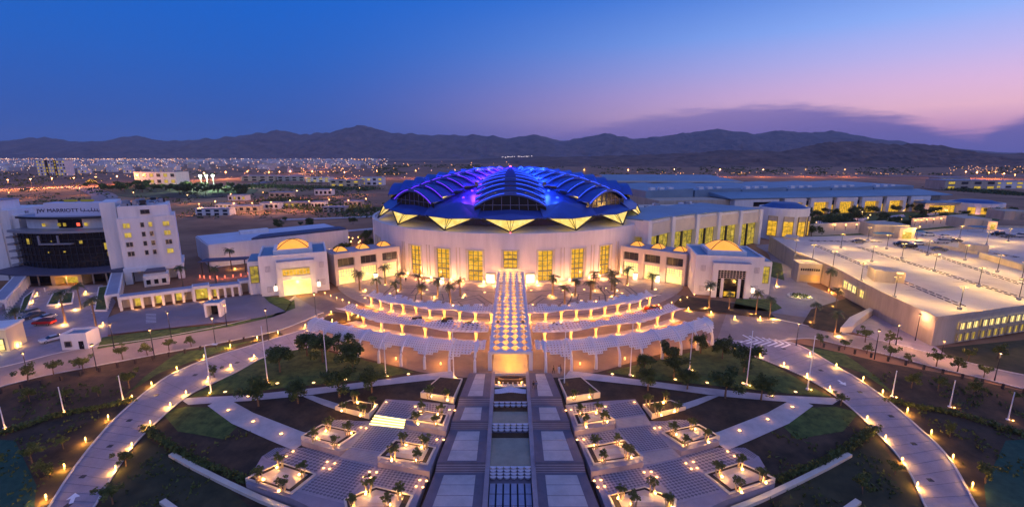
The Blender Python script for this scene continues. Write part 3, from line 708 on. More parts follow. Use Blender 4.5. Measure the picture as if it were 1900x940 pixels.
def lattice(surf, nu, nv, w, edge=None):
    """openwork sheet: crossed bars and small ties on a parametric surface, cell by cell"""
    mb = MB()
    for i in range(nu):
        for j in range(nv):
            u0, u1, v0, v1 = i / nu, (i + 1) / nu, j / nv, (j + 1) / nv
            if edge and not edge((u0 + u1) / 2, (v0 + v1) / 2): continue
            c = [Vector(surf(u, v)) for u, v in ((u0, v0), (u1, v0), (u1, v1), (u0, v1))]; m = [(c[k] + c[(k + 1) % 4]) / 2 for k in range(4)]
            nrm = (c[1] - c[0]).cross(c[3] - c[0]).normalized()
            for k in range(4): mb.bar(m[k], m[(k + 1) % 4], w, .08, nrm)
            mb.bar(c[0], c[1], w * .8, .08, nrm); mb.bar(c[0], c[3], w * .8, .08, nrm)
    return mb

def build_pergolas():
    LAT = mat('lattice_white_metal', (.66, .63, .66), .5)
    CONE = mat('pergola_column', (.55, .46, .38), .7)
    C2 = (0, 178.)
    lens = mat('column_lens', (1, .8, .5), emit=2.2, ecol=(1, .52, .14), sample=False)
    for s in (-1, 1):
        side = 'left' if s < 0 else 'right'
        # near row: lattice shell hung from curved ribs
        t = thing('pergola', 'white lattice shell pergola on curved ribs, nearest row %s of the entrance canopy' % side, 'pergola', (0, 0, 0))
        R0 = 88.6; a0, a1 = .085, .585; nb = 9
        def rib(a, k):      # k 0..1 along the rib from the foot to the far edge
            if k < .3: r = R0; z = 1.5 * k / .3
            else: q = (k - .3) / .7 * PI * .5; r = R0 - 4.4 * (1 - math.cos(q)); z = 1.5 + 4.1 * math.sin(q)
            return arc(r, s * a, z, C2)
        for k in range(nb):
            a = a0 + (a1 - a0) * k / (nb - 1)
            part('rib', MB().tube([rib(a, q / 12) for q in range(13)], [.36 - .012 * q for q in range(13)], 6), LAT, t)
        for k in range(nb):
            b0 = a0 + (a1 - a0) * (k - (.35 if k == 0 else 0)) / (nb - 1); b1 = a0 + (a1 - a0) * (k + 1 if k < nb - 1 else k + .45) / (nb - 1)
            def sf(u, v): return rib(b0 + (b1 - b0) * u, .44 + .56 * v)
            def ed(u, v): return v > (.03 + .34 * abs(math.sin(PI * (u + k) * .5)) if 0 < k < nb - 1 else .5 * abs(u if k else 1 - u)) and v < .97 - .12 * abs(math.sin(PI * u))
            o = part('lattice_panel', lattice(sf, 10, 9, .15, ed), LAT, t); o['kind'] = 'stuff'
        for k in range(1, nb, 2):
            a = s * (a0 + (a1 - a0) * (k + .5) / (nb - 1)); x, y, z = arc(R0 - 2.5, a, .1, C2)
            b = part('floor_lamp', MB().lathe([(.18, 0), (.18, .5), (.1, .55)], 8), lens, t, loc=(x, y, .1)); lamp(b, (0, 0, 2.4), 620, (1, .38, .06), .3)
        # middle and far rows: winged lattice roofs on flared columns
        for row, (c, R0, a0, a1, nb, z0) in {'middle': (C2, 73.0, .115, .66, 7, 3.0), 'farthest': (PC, 69.0, .075, .66, 10, 2.9)}.items():
            t = thing('pergola', 'low lattice pergola on flared lit columns, %s row %s of the entrance canopy' % (row, side), 'pergola', (0, 0, 0))
            isl = MB(); n = 24
            P = [arc(R0 + 1.3, s * (a0 - .03 + (a1 - a0 + .06) * i / n), 0, c)[:2] for i in range(n + 1)] + [arc(R0 - 1.3, s * (a0 - .03 + (a1 - a0 + .06) * i / n), 0, c)[:2] for i in range(n, -1, -1)]
            isl.prism(P, -.1, .20); part('kerb_island', isl, PALE, t)
            for k in range(nb):
                a = a0 + (a1 - a0) * k / (nb - 1); x, y, _ = arc(R0, s * a, 0, c)
                o = part('column', MB().lathe([(.5, .15), (.36, .5), (.3, 1.6), (.42, 2.4), (.75, z0)], 10), CONE, t, True, loc=(x, y, 0))
                part('column_light', MB().lathe([(.62, 0), (.62, .1), (.5, .12)], 10), lens, o, loc=(0, 0, .2))
                lamp(o, arc(2.0, s * a, 2.0, (0, 0)), 800, (1, .37, .05), .3)
            for k in range(nb - 1):
                b0 = a0 + (a1 - a0) * (k - .45 * (k == 0)) / (nb - 1); b1 = a0 + (a1 - a0) * (k + 1 + .45 * (k == nb - 2)) / (nb - 1)
                def ed2(u, v): return abs(2 * v - 1) < .70 + .30 * abs(math.sin(PI * (k + u) * 1.5))
                def sf(u, v):
                    w = 2.6 + .9 * math.sin(PI * 2 * (k + u) / 3); q = -1 + 2 * v
                    return arc(R0 - q * w, s * (b0 + (b1 - b0) * u), z0 + .25 + .9 * (abs(q) ** 1.6) * (.8 if q < 0 else 1.2), c)
                o = part('lattice_panel', lattice(sf, 8, 8, .14, ed2), LAT, t); o['kind'] = 'stuff'

def build_canopy():
    t = thing('entrance_canopy', 'long flat star-pierced lattice canopy glowing gold along the central axis', 'canopy', (0, 0, 0))
    y0, y1, w, z = 90.2, 157.2, 4.1, 4.6; nx, ny = 4, 21; sx = 2 * w / nx; sy = (y1 - y0) / ny
    m = mat('canopy_lattice', (.60, .58, .66), .5)
    for j in range(ny):
        mb = MB()
        for i in range(nx):
            cx = -w + (i + .5) * sx; cy = y0 + (j + .5) * sy
            hx, hy = sx / 2, sy / 2; dx, dy = sx * .47, sy * .47
            for zz in (z, z + .09):
                C = [(cx - hx, cy - hy), (cx, cy - hy), (cx + hx, cy - hy), (cx + hx, cy), (cx + hx, cy + hy), (cx, cy + hy), (cx - hx, cy + hy), (cx - hx, cy)]
                S = []
                for k in range(8):
                    a = [5, 6, 7, 0, 1, 2, 3, 4][k] * PI / 4; q = (1.0 if k % 2 else .60); S.append((cx + dx * math.cos(a) * q * (1 if k % 2 else 1.25), cy + dy * math.sin(a) * q * (1 if k % 2 else 1.25)))
                for k in range(8):
                    l = (k + 1) % 8; mb.quad((*C[k], zz), (*C[l], zz), (*S[l], zz), (*S[k], zz))
            for k in range(8): l = (k + 1) % 8; mb.quad((*S[k], z), (*S[l], z), (*S[l], z + .09), (*S[k], z + .09))
        part('lattice_panel', mb, m, t)
    ed = MB()
    for s in (-1, 1): ed.box(s * w - (.35 if s > 0 else 0), s * w + (.35 if s < 0 else 0) , y0, y1, z - .25, z - .01) if False else ed.box(min(s * w, s * (w + .3)), max(s * w, s * (w + .3)), y0, y1, z - .35, z + .12)
    part('edge_beam', ed, m, t)
    for s in (-1, 1):
        pr = MB()
        for k in range(60): y = y0 + .6 + k * (y1 - y0 - 1) / 60; pr.box(s * (w + .3) - .06, s * (w + .3) + .28 if s > 0 else s * (w + .3) + .06, y, y + .5, z + .25, z + .45)
        part('edge_teeth', pr, m, t)
    part('fascia', MB().box(-w - .3, w + .3, y0 - .3, y0, z - .45, z + .12), m, t)
    for s in (-1, 1):
        for k in range(9):
            y = y0 + .7 + k * 8.1
            p = MB(); p.box(s * 4.35 - .42, s * 4.35 + .42, y - .5, y + .5, .0, z - .36)
            o = part('column', p, mat('canopy_column', (.62, .56, .58), .7), t)
    fl = part('floor', MB().box(-3.8, 3.8, 88.6, 157.8, .02, .2), mat('canopy_floor', (.50, .40, .28), .55, .1, .4), t)
    for k in range(9):
        y = 92 + k * 8.0
        o = part('ceiling_lamp', MB().lathe([(.3, 0), (.3, .12), (.15, .14)], 8), WGLASS, t, loc=(0, y, z - .5)); lamp(o, (0, 0, -.4), 1100, (1, .42, .03), .5)
build_plaza(); build_pergolas(); build_canopy()
# ------------------------------------------------------------------ central steps, water channel, terraces
def build_axis():
    LV = [(705, 737, 0., 'landing'), (737, 753, (0., -1.1), 'steps'), (753, 782, -1.1, 'landing'), (782, 797, (-1.1, -2.2), 'steps'), (797, 858, -2.2, 'landing'), (858, 877, (-2.2, -3.5), 'steps'), (877, 950, -3.5, 'landing')]
    # plan edges
    Y = {}
    ys = [89.0]; zc = 0.
    def yof(py, z): return G(947, py, z).y
    bands = [('landing', 89.4, yof(737, 0), 0., 0.), ]
    y = yof(737, 0)
    seqs = [(0., -.85, yof(753, -.85), yof(782, -.85)), (-.85, -1.75, yof(797, -1.75), yof(858, -1.75)), (-1.75, -2.65, yof(877, -2.65), 50.)]
    xo = lambda yy: 8.7 + (89 - yy) * .105
    for s in (-1, 1):
        side = 'left' if s < 0 else 'right'
        t = thing('grand_steps', 'broad %s flight of stone steps and landings beside the water channel' % side, 'steps')
        def slab(nm, ya, yb, z, m, x0=3.9, parent=t, zb=-6.):
            P = [(s * x0, ya), (s * xo(ya), ya), (s * xo(yb), yb), (s * x0, yb)]; return part(nm, MB().prism(P, zb, z), m, parent)
        yy = 89.4; z = 0.
        for i, (za, zb_, ye, yl) in enumerate([(0., 0., yof(737, 0), yof(737, 0))] + [(a, b, c, d) for a, b, c, d in seqs]):
            if i == 0: slab('landing', yy, ye, .08, DARKP); lo = [(yy, ye, .08)]
            else:
                n = 8; ystart = yy
                for k in range(n):
                    slab('step', ystart + (ye - ystart) * k / n, ystart + (ye - ystart) * (k + 1) / n, za + (zb_ - za) * (k + 1) / n + .08, LILAC if k % 2 else DARKP)
                slab('landing', ye, yl, zb_ + .08, DARKP); lo = [(ye, yl, zb_ + .08)]
            a, b, zz = lo[0]; n = max(2, round((a - b) / 2.6)); m_ = .9
            for k in range(n):      # pale slabs set into the landing
                ya = a - m_ * .6 - (a - b - m_) * k / n; yb = ya - (a - b - m_) / n + .1
                P = [(s * 5.3, ya), (s * (xo(ya) - 1.5), ya), (s * (xo(yb) - 1.5), yb), (s * 5.3, yb)]
                part('paving_slab', MB().prism(P, zz - .05, zz + .03), PALE, t)
            yy = yl if i else ye
        # channel side wall, stepped with the flights
        w = MB(); pts = [(89.4, .0)] + [(yof(753, -.85), -.85), (yof(797, -1.75), -1.75), (yof(877, -2.65), -2.65), (50, -3.0)]
        for (ya, za), (yb, zb_) in zip(pts[:-1], pts[1:]):
            w.v += [(s * 3.2, ya, za + .45), (s * 3.9, ya, za + .45), (s * 3.9, yb, zb_ + .45), (s * 3.2, yb, zb_ + .45), (s * 3.2, ya, -7), (s * 3.9, ya, -7), (s * 3.9, yb, -7), (s * 3.2, yb, -7)]
            n = len(w.v) - 8; w.f += [(n, n + 1, n + 2, n + 3), (n, n + 3, n + 7, n + 4), (n + 1, n + 5, n + 6, n + 2), (n, n + 4, n + 5, n + 1)]
        part('channel_wall', w, LILAC, t)
    t = thing('water_channel', 'stepped water channel with scalloped cascades down the central axis', 'fountain')
    # head fountain
    ya, yb = yof(703, 0) + 1.5, yof(738, -.5)
    part('head_wall', MB().box(-3.2, 3.2, 88.2, 88.6, -1.5, .5), CREAM, t)
    ring = MB(); P = [(2.5 * math.cos(a), 86.9 + .75 * math.sin(a), .25) for a in [2 * PI * k / 24 for k in range(25)]]; ring.tube(P, .16, 6, False); part('oval_ring', ring, mat('bronze_ring', (.16, .10, .07), .5, metal=.3), t)
    back = part('fountain_niche', MB().box(-3.15, 3.15, 84.2, 88.2, -2.2, -.35), CREAM, t)
    for k in range(6):
        x = -2.5 + k; part('niche_column', MB().lathe([(.14, -.35), (.12, .2), (.18, .3)], 8, x, 84.6 + abs(x) * .25), CREAM, t)
    for s in (-1, 1):
        o = part('niche_lamp', MB().lathe([(.18, 0), (.18, .25), (.08, .3)], 8), WGLASS, t, loc=(s * 2.3, 85.6, -.3)); lamp(o, (0, 0, .5), 110, WCOL, .15)
    wv = MB(); n = 16
    for i in range(n + 1):
        x = -3.1 + 6.2 * i / n; q = .5 + .5 * math.cos(x / 3.1 * PI)
        wv.v += [(x, 83.2 + .9 * q, -.30), (x, 82.0, -.9), (x, 81.0, -1.0)]
    for i in range(n): a = 3 * i; wv.f += [(a, a + 1, a + 4, a + 3), (a + 1, a + 2, a + 5, a + 4)]
    part('water_spill', wv, mat('white_water', (.52, .50, .60), .4, .15, 2.), t)
    bowl = MB()
    for i in range(7):
        for j in range(5): a = PI * i / 6; q = j / 4; bowl.v.append((-.52 * math.cos(a) * (1 - .25 * q), -.55 * math.sin(a) * (1 - .3 * q) * (1 if q < 1 else .8), .30 - .42 * q))
    for i in range(6):
        for j in range(4): a = i * 5 + j; bowl.f.append((a, a + 1, a + 6, a + 5))
    bowl.quad((-.52, 0, .3), *[(-.52 * math.cos(PI * i / 6), -.55 * math.sin(PI * i / 6), .26) for i in range(1, 6)], (.52, 0, .3))
    bm_ = bowl.mesh('cascade_bowl'); bm_.materials.append(mat('cascade_stone', (.50, .50, .58), .6))
    def casc(py0, py1, z0, z1, rows):
        ya, yb = yof(py0, z0), yof(py1, z1)
        part('cascade_base', MB().prism([(-3.2, ya), (3.2, ya), (3.2, yb - .3), (-3.2, yb - .3)], -7, lambda p: (z0 if p[1] > (ya + yb) / 2 else z1) - .35), mat('cascade_bed', (.10, .10, .16), .4), t)
        for r in range(rows):
            q = (r + .5) / rows
            for k in range(6): link('cascade_bowl', bm_, None, t, (-2.65 + k * 1.06, ya + (yb - ya) * q + .3, z0 + (z1 - z0) * q + .05))
        return ya, yb
    a = casc(746, 757, -.8, -1.2, 2); b = casc(787, 803, -1.3, -2.1, 3); c = casc(867, 891, -2.2, -3.1, 4)
    part('pool_water', MB().box(-3.2, 3.2, b[0], a[1] - .3, -3, -1.45), WATER, t)
    part('pool_water', MB().box(-3.2, 3.2, c[0], b[1] - .3, -4, -2.35), WATER, t)
    part('slot_bed', MB().box(-3.2, 3.2, 48, c[1] - .3, -7, -3.45), mat('slot_dark', (.02, .02, .035), .5), t)
    for j in range(5):
        for k in range(6):
            x = -2.65 + k * 1.06; y = c[1] - .5 - j * 2.3; part('stepping_slab', MB().box(x - .40, x + .40, y - 2.1, y, -3.5, -3.15), mat('blue_slab', (.26, .28, .40), .6, .1, 1.), t)
build_axis()

TREES_PL = []; GLIGHTS = []
def build_terraces():
    Z3 = lambda x, y: (920 + x / 3.615, 680 + y / 3.615)
    LB, LC, LD = -.85, -1.75, -2.65
    STEPW = mat('terrace_step', (.36, .33, .36), .75, .1, .6)
    def q3(l, z): return [G(*Z3(*p), z) for p in l]
    for s in (1, -1):
        side = 'right' if s > 0 else 'left'
        def W(l, z): return [(s * p.x, p.y) for p in q3(l, z)]
        t = thing('garden_terrace', 'stepped terrace of patterned paving and square planters on the %s' % side, 'terrace')
        paves = [([(690, 262), (935, 218), (1005, 318), (790, 352)], LB), ([(500, 262), (690, 240), (700, 262), (690, 300), (515, 312)], LB),
                 ([(800, 412), (1042, 386), (1182, 542), (945, 582)], LC), ([(535, 462), (800, 425), (862, 492), (590, 530)], LC), ([(1052, 378), (1275, 338), (1358, 386), (1108, 434)], LC),
                 ([(985, 662), (1242, 604), (1532, 832), (1214, 914)], LD), ([(1250, 596), (1500, 514), (1742, 622), (1392, 716)], LD), ([(1500, 505), (1560, 470), (1765, 600), (1742, 622)], LD), ([(655, 702), (972, 668), (1062, 782), (745, 856)], LD)]
        for poly, z in (([(468, 255), (700, 230), (935, 216), (1005, 318), (800, 352), (797, 386), (545, 430), (530, 430)], LB), ([(530, 430), (545, 430), (800, 352), (1005, 318), (1045, 352), (1272, 300), (1358, 386), (1500, 500), (1246, 566), (1182, 542), (945, 582), (986, 640), (652, 700), (640, 700)], LC), ([(640, 700), (652, 700), (945, 584), (1182, 544), (1246, 566), (1560, 468), (1765, 600), (1872, 780), (1562, 882), (1330, 990), (755, 990)], LD)):
            part('terrace_base', MB().prism(W(poly, z - .04), -7, z - .04), LILAC, t)
        for poly, z in paves:
            P = W(poly, z); o = part('paving', MB().prism(P, -7, z), mat('terrace_slab', (.31, .275, .31), .75, .1, .8), t)
            A = [Vector((p[0], p[1], 0)) for p in P]
            if len(A) == 5: A = [A[0], A[1], A[3], A[4]]
            n = 12 if (A[1] - A[0]).length > 6.5 else 9; m = max(3, round(n * (A[3] - A[0]).length / (A[1] - A[0]).length)); mb = MB()
            bl = lambda u, v: (A[0] * (1 - u) + A[1] * u) * (1 - v) + (A[3] * (1 - u) + A[2] * u) * v
            for i in range(n):
                for j in range(m):
                    c = [bl(.04 + .92 * (i + a) / n, .04 + .92 * (j + b) / m) for a, b in ((.5, .04), (.96, .5), (.5, .96), (.04, .5))]
                    mb.quad(*[(p.x, p.y, z + .015) for p in (c if s > 0 else c[::-1])])
            r = part('paving_tile', mb, DARKP, o); r['kind'] = 'stuff'
        for poly, za, zb in (([(800, 352), (1003, 320), (1042, 384), (812, 410)], LB, LC), ([(945, 584), (1182, 544), (1242, 602), (985, 660)], LC, LD)):
            P0 = q3(poly[:2], za); P1 = q3([poly[3], poly[2]], zb); n = 7
            lit = s < 0 and za == LB
            for k in range(n):
                a, b = k / n, (k + 1) / n; z = za + (zb - za) * (k + .5) / n
                L0, R0 = P0[0].lerp(P1[0], a), P0[1].lerp(P1[1], a); L1, R1 = P0[0].lerp(P1[0], b), P0[1].lerp(P1[1], b)
                st = part('step', MB().prism([(s * L0.x, L0.y), (s * R0.x, R0.y), (s * R1.x, R1.y), (s * L1.x, L1.y)], -7, z), STEPW if not lit else mat('lit_step_stone', (.6, .5, .36), .7), t)
                if lit and k % 2 == 0:
                    mb = MB(); mb.bar((s * L1.x, L1.y - .02, z + .04), (s * R1.x, R1.y - .02, z + .04), .28, .1); part('step_light', mb, LITSTEP, st)
        # planters: raised wall, soil, inner paved square
        pls = [([(985, 252), (1175, 224), (1272, 300), (1045, 352)], LB + .1, 0), ([(518, 322), (690, 292), (797, 386), (545, 424)], LB + .1, 1), ([(1112, 440), (1362, 386), (1500, 500), (1246, 566)], LC + .1, 1),
               ([(598, 540), (872, 490), (986, 640), (652, 692)], LC + .1, 1), ([(1400, 718), (1640, 640), (1872, 780), (1562, 882)], LD + .1, 1), ([(748, 862), (1000, 802), (1212, 922), (1200, 990), (790, 990)], LD + .1, 1), ([(418, 80), (570, 66), (700, 205), (475, 240)], .1, 0)]
        nm = ['outer dark', 'upper inner', 'middle outer', 'middle inner', 'lower outer', 'lowest inner', 'topmost dark']
        for (poly, z, inner), nn in zip(pls, nm):
            zl = {LB: LC, LC: LD, LD: LD - .7}.get(round(z - .1, 3), LB)
            P = [(s * q.x, q.y) for q in [G(*Z3(*p), z if i < 2 else zl) for i, p in enumerate(poly)]]; c = Vector((sum(p[0] for p in P) / len(P), sum(p[1] for p in P) / len(P)))
            pt = thing('planter', 'raised square planter bed with uplit small trees, %s one on the %s terrace' % (nn, side), 'planter', (c.x, c.y, 0))
            loc = [(p[0] - c.x, p[1] - c.y) for p in P]; sh = lambda k: [(p[0] * k, p[1] * k) for p in loc]
            wl = MB(); o_, i_ = sh(1.0), sh(.93); n = len(o_)
            for k in range(n):
                l = (k + 1) % n
                wl.quad((*o_[k], z + .12), (*o_[l], z + .12), (*i_[l], z + .12), (*i_[k], z + .12)); wl.quad((*o_[k], -7), (*o_[l], -7), (*o_[l], z + .12), (*o_[k], z + .12)); wl.quad((*i_[k], z), (*i_[l], z), (*i_[l], z + .12), (*i_[k], z + .12))
            part('planter_wall', wl, CREAM, pt)
            part('soil', MB().prism(sh(.93), z - .4, z + .02), mat('planter_soil', (.045, .03, .02), .95, .4, 2.), pt)
            if inner:
                k = part('inner_paving', MB().prism(sh(.74), z - .1, z + .07), mat('planter_paving', (.40, .33, .30), .8, .1, .8), pt)
                part('centre_slab', MB().prism(sh(.30), z - .1, z + .10), PALE, k)
        for (x, y), z in [((525, 220), .1), ((643, 212), .1)] + [(p, LB) for p in ((1020, 265), (1137, 240), (1085, 325), (1213, 300), (565, 325), (690, 310), (597, 395), (730, 380))] + [(p, LC) for p in ((1187, 457), (1317, 425), (1275, 537), (1413, 497), (668, 545), (815, 523), (720, 645), (885, 617))] + [(p, LD) for p in ((1490, 730), (1637, 677), (1622, 832), (1783, 770), (840, 880), (1047, 838), (1155, 940), (925, 945))]:
            g = G(*Z3(x, y), z + .25); TREES_PL.append((s * g.x, g.y, z + .25, side))
        for (x, y), z in [(p, LB) for p in ((470, 293), (505, 290), (735, 268), (930, 238))] + [(p, LC) for p in ((1065, 413), (1100, 408), (545, 490), (590, 488), (1300, 358))] + [(p, LD) for p in ((1555, 568), (1600, 600), (1275, 648), (1325, 638), (1310, 685), (1350, 680), (995, 708), (1042, 705), (1035, 745), (1080, 740), (660, 765), (705, 760), (685, 808), (730, 803))]:
            g = G(*Z3(x, y), z); GLIGHTS.append((s * g.x, g.y, z, side + ' terrace'))
build_terraces()

# ------------------------------------------------------------------ hotel
def text_part(name, body, size, m, parent, loc, rot, ext=.08, sx=1.):
    c = bpy.data.curves.new(name, 'FONT'); c.body = body; c.size = size; c.extrude = ext; c.align_x = 'LEFT'; c.materials.append(m)
    tmp = bpy.data.objects.new('tmp', c); COL.objects.link(tmp)
    me = bpy.data.meshes.new_from_object(tmp.evaluated_get(bpy.context.evaluated_depsgraph_get())); bpy.data.objects.remove(tmp)
    me.materials.clear(); o = link(name, me, m, parent, loc); o.rotation_euler = rot; o.scale = (sx, 1, 1); return o
def build_hotel():
    # right tower with its base and roof plant
    A = Vector((-136.5, 157.5, 0)); rz = math.radians(34)
    t = thing('hotel_tower', 'white hotel tower with four rows of small windows right of the dark curved block', 'building', A, rz)
    W, Dp = 17.0, 18.
    mb = MB(); mb.box(0, W, 0, Dp, 5.2, 25.2); mb.box(10.8, W + .4, -.6, 0, 6.2, 25.6); mb.box(-.5, W + .9, -.9, Dp, 4.6, 6.2)
    for x in (-.4, W - 1.4): mb.box(x, x + 2.2, -.8, 3, 0, 4.6)
    mb.box(2, W - 2, 3, Dp, 0, 4.6); part('wall', mb, WHITE, t)
    mb = MB(); mb.box(.6, W - 1.2, .8, Dp, 25.2, 29.6); mb.box(6.6, W - 1.2, .3, .8, 25.2, 29.6); part('penthouse', mb, WHITE, t)
    window(t, 2.5, 1.4, WINDK, (8.6, .3, 26.6), nx=2, ny=1)
    lit = {(0, 0), (0, 1), (3, 0), (3, 1), (3, 3), (2, 0)}
    for c, x in enumerate((2.6, 7.2, 10.0 + .1, 14.4)):
        for r in range(4):
            w = 1.9 if c in (0, 3) else 1.0; y = -.6 if c == 3 else 0
            window(t, w, 1.7, ROOMW if (c, r) in lit else WINDK, (x if c != 2 else 9.6, y, 21.6 - r * 3.6), nx=2 if w > 1.5 else 1, ny=1, fm=CREAM)
    pl = MB(); rnd = random.Random(4)
    for k in range(26):
        x, y = rnd.uniform(1.5, W - 3.5), rnd.uniform(1.6, Dp - 2.5); pl = MB(); h = rnd.uniform(.6, 2.0); pl.box(x, x + rnd.uniform(.6, 2.2), y, y + rnd.uniform(.6, 2), 29.6, 29.6 + h); part('roof_plant', pl, GREYM if k % 3 else DARKM, t)
    for k in range(3): part('duct', MB().tube([(7 + k * 2.4, 1.2, 30.4), (7.4 + k * 2.2, 7, 30.6), (12, 9 + k * 2, 30.5)], .35, 6), GREYM, t)
    pe = MB(); pe.box(5.6, 13.0, -8.5, -1.0, 0, 4.2); pe.box(6.4, 12.2, -7.5, -1.6, 4.2, 5.0); part('porch', pe, WHITE, t)
    part('porch_roof', MB().prism([(6.0, -8.0), (12.6, -8.0), (12.0, -2), (6.6, -2)], 5.0, 5.7), SLATE, t)
    for x in (7.0, 9.3, 11.6): window(t, 1.3, 1.8, DARKG, (x, -8.5, .9), nx=1, ny=1, fm=WHITE)
    # stepped-back left part of the tower
    mb = MB(); mb.box(-4.6, -.1, 5, Dp + 4, 0, 31.0); part('stair_core', mb, WHITE, t)
    # dark curved block
    t = thing('hotel_block', 'dark curved glass hotel block with overhanging roofs between two white towers', 'building', (-159.0, 166, 0), math.radians(7))
    def cseg(r0, bul, z0, z1, w, n=20, back=12.):
        P = [(-w / 2 + w * i / n, -bul * (1 - (2 * i / n - 1) ** 2) - r0) for i in range(n + 1)]; return P + [(w / 2, back), (-w / 2, back)]
    part('glass_wall', MB().prism(cseg(2, 5, 0, 0, 33), 5.5, 19.6), DARKG, t)
    for k in range(1, 5):
        z = 5.5 + 14.1 * k / 5; P = cseg(2.12, 5, 0, 0, 33.1)[:-2]; fr = MB()
        for a, b in zip(P[:-1], P[1:]): fr.bar((*a, z), (*b, z), .2, .24)
        part('floor_band', fr, DARKM, t)
    P = cseg(2.1, 5, 0, 0, 33)[:-2]
    fr = MB()
    for a in P[1:-1]: fr.box(a[0] - .06, a[0] + .06, a[1] - .12, a[1] + .1, 5.6, 19.5)
    part('mullions', fr, mat('dark_mullion', (.03, .03, .035), .5), t)
    for i, z, m, w, h in ((17, 12.6, ROOMW, 2.0, 2.6), (17, 10.0, GWIN, 1.1, 1.6), (3, 15.2, GWIN, 1.4, 2.2), (8, 16.2, GWIN, .5, .6), (7, 12.0, ROOMW, .5, .5), (10, 12.2, ROOMW, .7, .5), (13, 15.4, GWIN, .9, 1.2)):
        a = P[i]; b = P[i + 1] if i + 1 < len(P) else P[i]; window(t, w, h, m, (a[0], a[1] - .15, z), math.atan2(b[1] - a[1], b[0] - a[0]), nx=1, ny=1, fm=DARKM)
    bx = part('balcony_box', MB().box(-6.5, 3.0, -8.2, -6.6, 15.3, 15.8), GREYM, t)
    for x in (-6.5, -1.0): part('balcony_post', MB().box(x, x + .5, -8.2, -7.8, 15.8, 18.8), GREYM, bx)
    for s in (-1, 1):
        for k in range(5): part('side_balcony', MB().box(s * 17.6 - 1.0, s * 17.6 + 1.0, -3.8, 0, 6.6 + k * 2.7, 7.3 + k * 2.7), GREYM, t)
    part('roof_slab', MB().prism(cseg(3.0, 5.6, 0, 0, 37), 19.6, 20.5, True), GREYM, t)
    part('upper_wall', MB().prism(cseg(-1.5, 4, 0, 0, 31), 20.5, 24.6), WHITE, t)
    g = part('upper_glazing', MB().prism(cseg(-1.2, 4, 0, 0, 20, back=3), 20.8, 24.2), DARKG, t)
    for x, m in ((-8, ROOMW), (-3.5, GWIN), (-1.8, ROOMW), (2.2, mat('red_sign_lens', (1, .1, .1), emit=1.4, ecol=(1, .12, .05))), (4.4, ROOMW)): part('lit_lounge', MB().box(x, x + .8, -2.9, -2.6, 21.6, 22.8), m, t)
    part('upper_roof', MB().prism(cseg(.6, 5, 0, 0, 34), 24.6, 25.3, True), DARKM, t)
    part('roof_deck', MB().prism(cseg(.3, 4.7, 0, 0, 33), 25.3, 25.45), GREYROOF, t)
    sb = MB(); sb.box(-10.5, 12, -1.2, -.4, 25.4, 29.2); sb.box(-7.5, 12, -1.15, 4, 25.4, 30.4); sg = part('sign_wall', sb, mat('sign_render', (.62, .62, .74), .8), t)
    LET = mat('sign_letter', (.03, .03, .07), .5)
    text_part('sign_letters', 'JW MARRIOTT', 1.9, LET, sg, (-9.8, -1.24, 26.9), (PI / 2, 0, 0))
    # arabic lettering strokes
    ar = MB(); rnd = random.Random(11); x = 3.2
    for k in range(12):
        w = rnd.uniform(.35, .8); ar.bar((x, -1.28, 27.2), (x + w, -1.28, 27.2 + rnd.uniform(-.1, .12)), .1, .16)
        if k % 2 == 0: hgt = rnd.uniform(.5, 1.2); ar.box(x, x + .14, -1.34, -1.2, 27.2, 27.2 + hgt)
        if k % 3 == 1: ar.box(x + .2, x + .36, -1.34, -1.2, 26.75, 26.9)
        x += w * .92
    part('sign_letters', ar, LET, sg)
    for x in (-3.5, 1.5): part('yellow_hoist', MB().box(x, x + 3.4, 2.2, 3.4, 30.5, 31.3), mat('hoist_yellow', (.6, .45, .03), .6), t)
    cn = [(-22, -9.2), (-12, -12.6), (0, -13.8), (12, -12.6), (21, -10.2), (18.5, -2), (-18.5, -2)]
    part('entrance_roof', MB().prism(cn, lambda p: 4.6 + (p[1] + 13.8) * .11, lambda p: 5.1 + (p[1] + 13.8) * .11, True), SLATE, t)
    for k in range(9):
        x = -16 + k * 4; part('column', MB().lathe([(.25, 0), (.25, 4.6)], 8, x, -9.2), GREYM, t)
    part('lobby_wall', MB().box(-16.4, 16.4, -5.5, 0, 0, 5.4), DARKG, t)
    po = part('portal', MB().box(-3.6, -2.4, -10.4, -5.5, 0, 4.4), mat('portal_stone', (.55, .42, .25), .7), t); part('portal_jamb', MB().box(4.2, 5.4, -10.4, -5.5, 0, 4.4), MATS['portal_stone'], po); part('portal_head', MB().box(-2.4, 4.2, -10.4, -5.5, 3.2, 4.4), MATS['portal_stone'], po)
    part('portal_glass', MB().box(-2.4, 4.2, -6.6, -5.6, 0, 3.2), GWIN, po)
    part('portal_lamp', MB().box(-1, 3, -9.5, -8.5, 3.05, 3.18), WGLASS, po); lamp(po, (1, -9.2, 2.7), 500, WCOL, .3); lamp(po, (1, -13.0, 4.0), 300, WCOL, .3)
    # left tower
    t = thing('hotel_tower', 'white hotel tower at the left edge, left of the dark curved block', 'building', (-196, 158, 0), math.radians(8))
    mb = MB(); mb.box(-14, 17.0, 4, 26, 0, 27.5); mb.box(5, 14, 3.4, 4, 0, 28.6); mb.box(12, 19.0, 5.2, 22, 0, 25.6); part('wall', mb, WHITE, t)
    part('roof_room', MB().box(6, 13.5, 6, 14, 27.5, 31.2), WHITE, t); part('roof_coping', MB().box(5.6, 13.9, 5.6, 14.4, 31.2, 31.5), GREYROOF, t)
    for r in range(6): window(t, 1.0, 1.6, ROOMW if r == 5 else WINDK, (2.6, 4, 4.2 + r * 3.5), nx=1, ny=1, fm=CREAM)
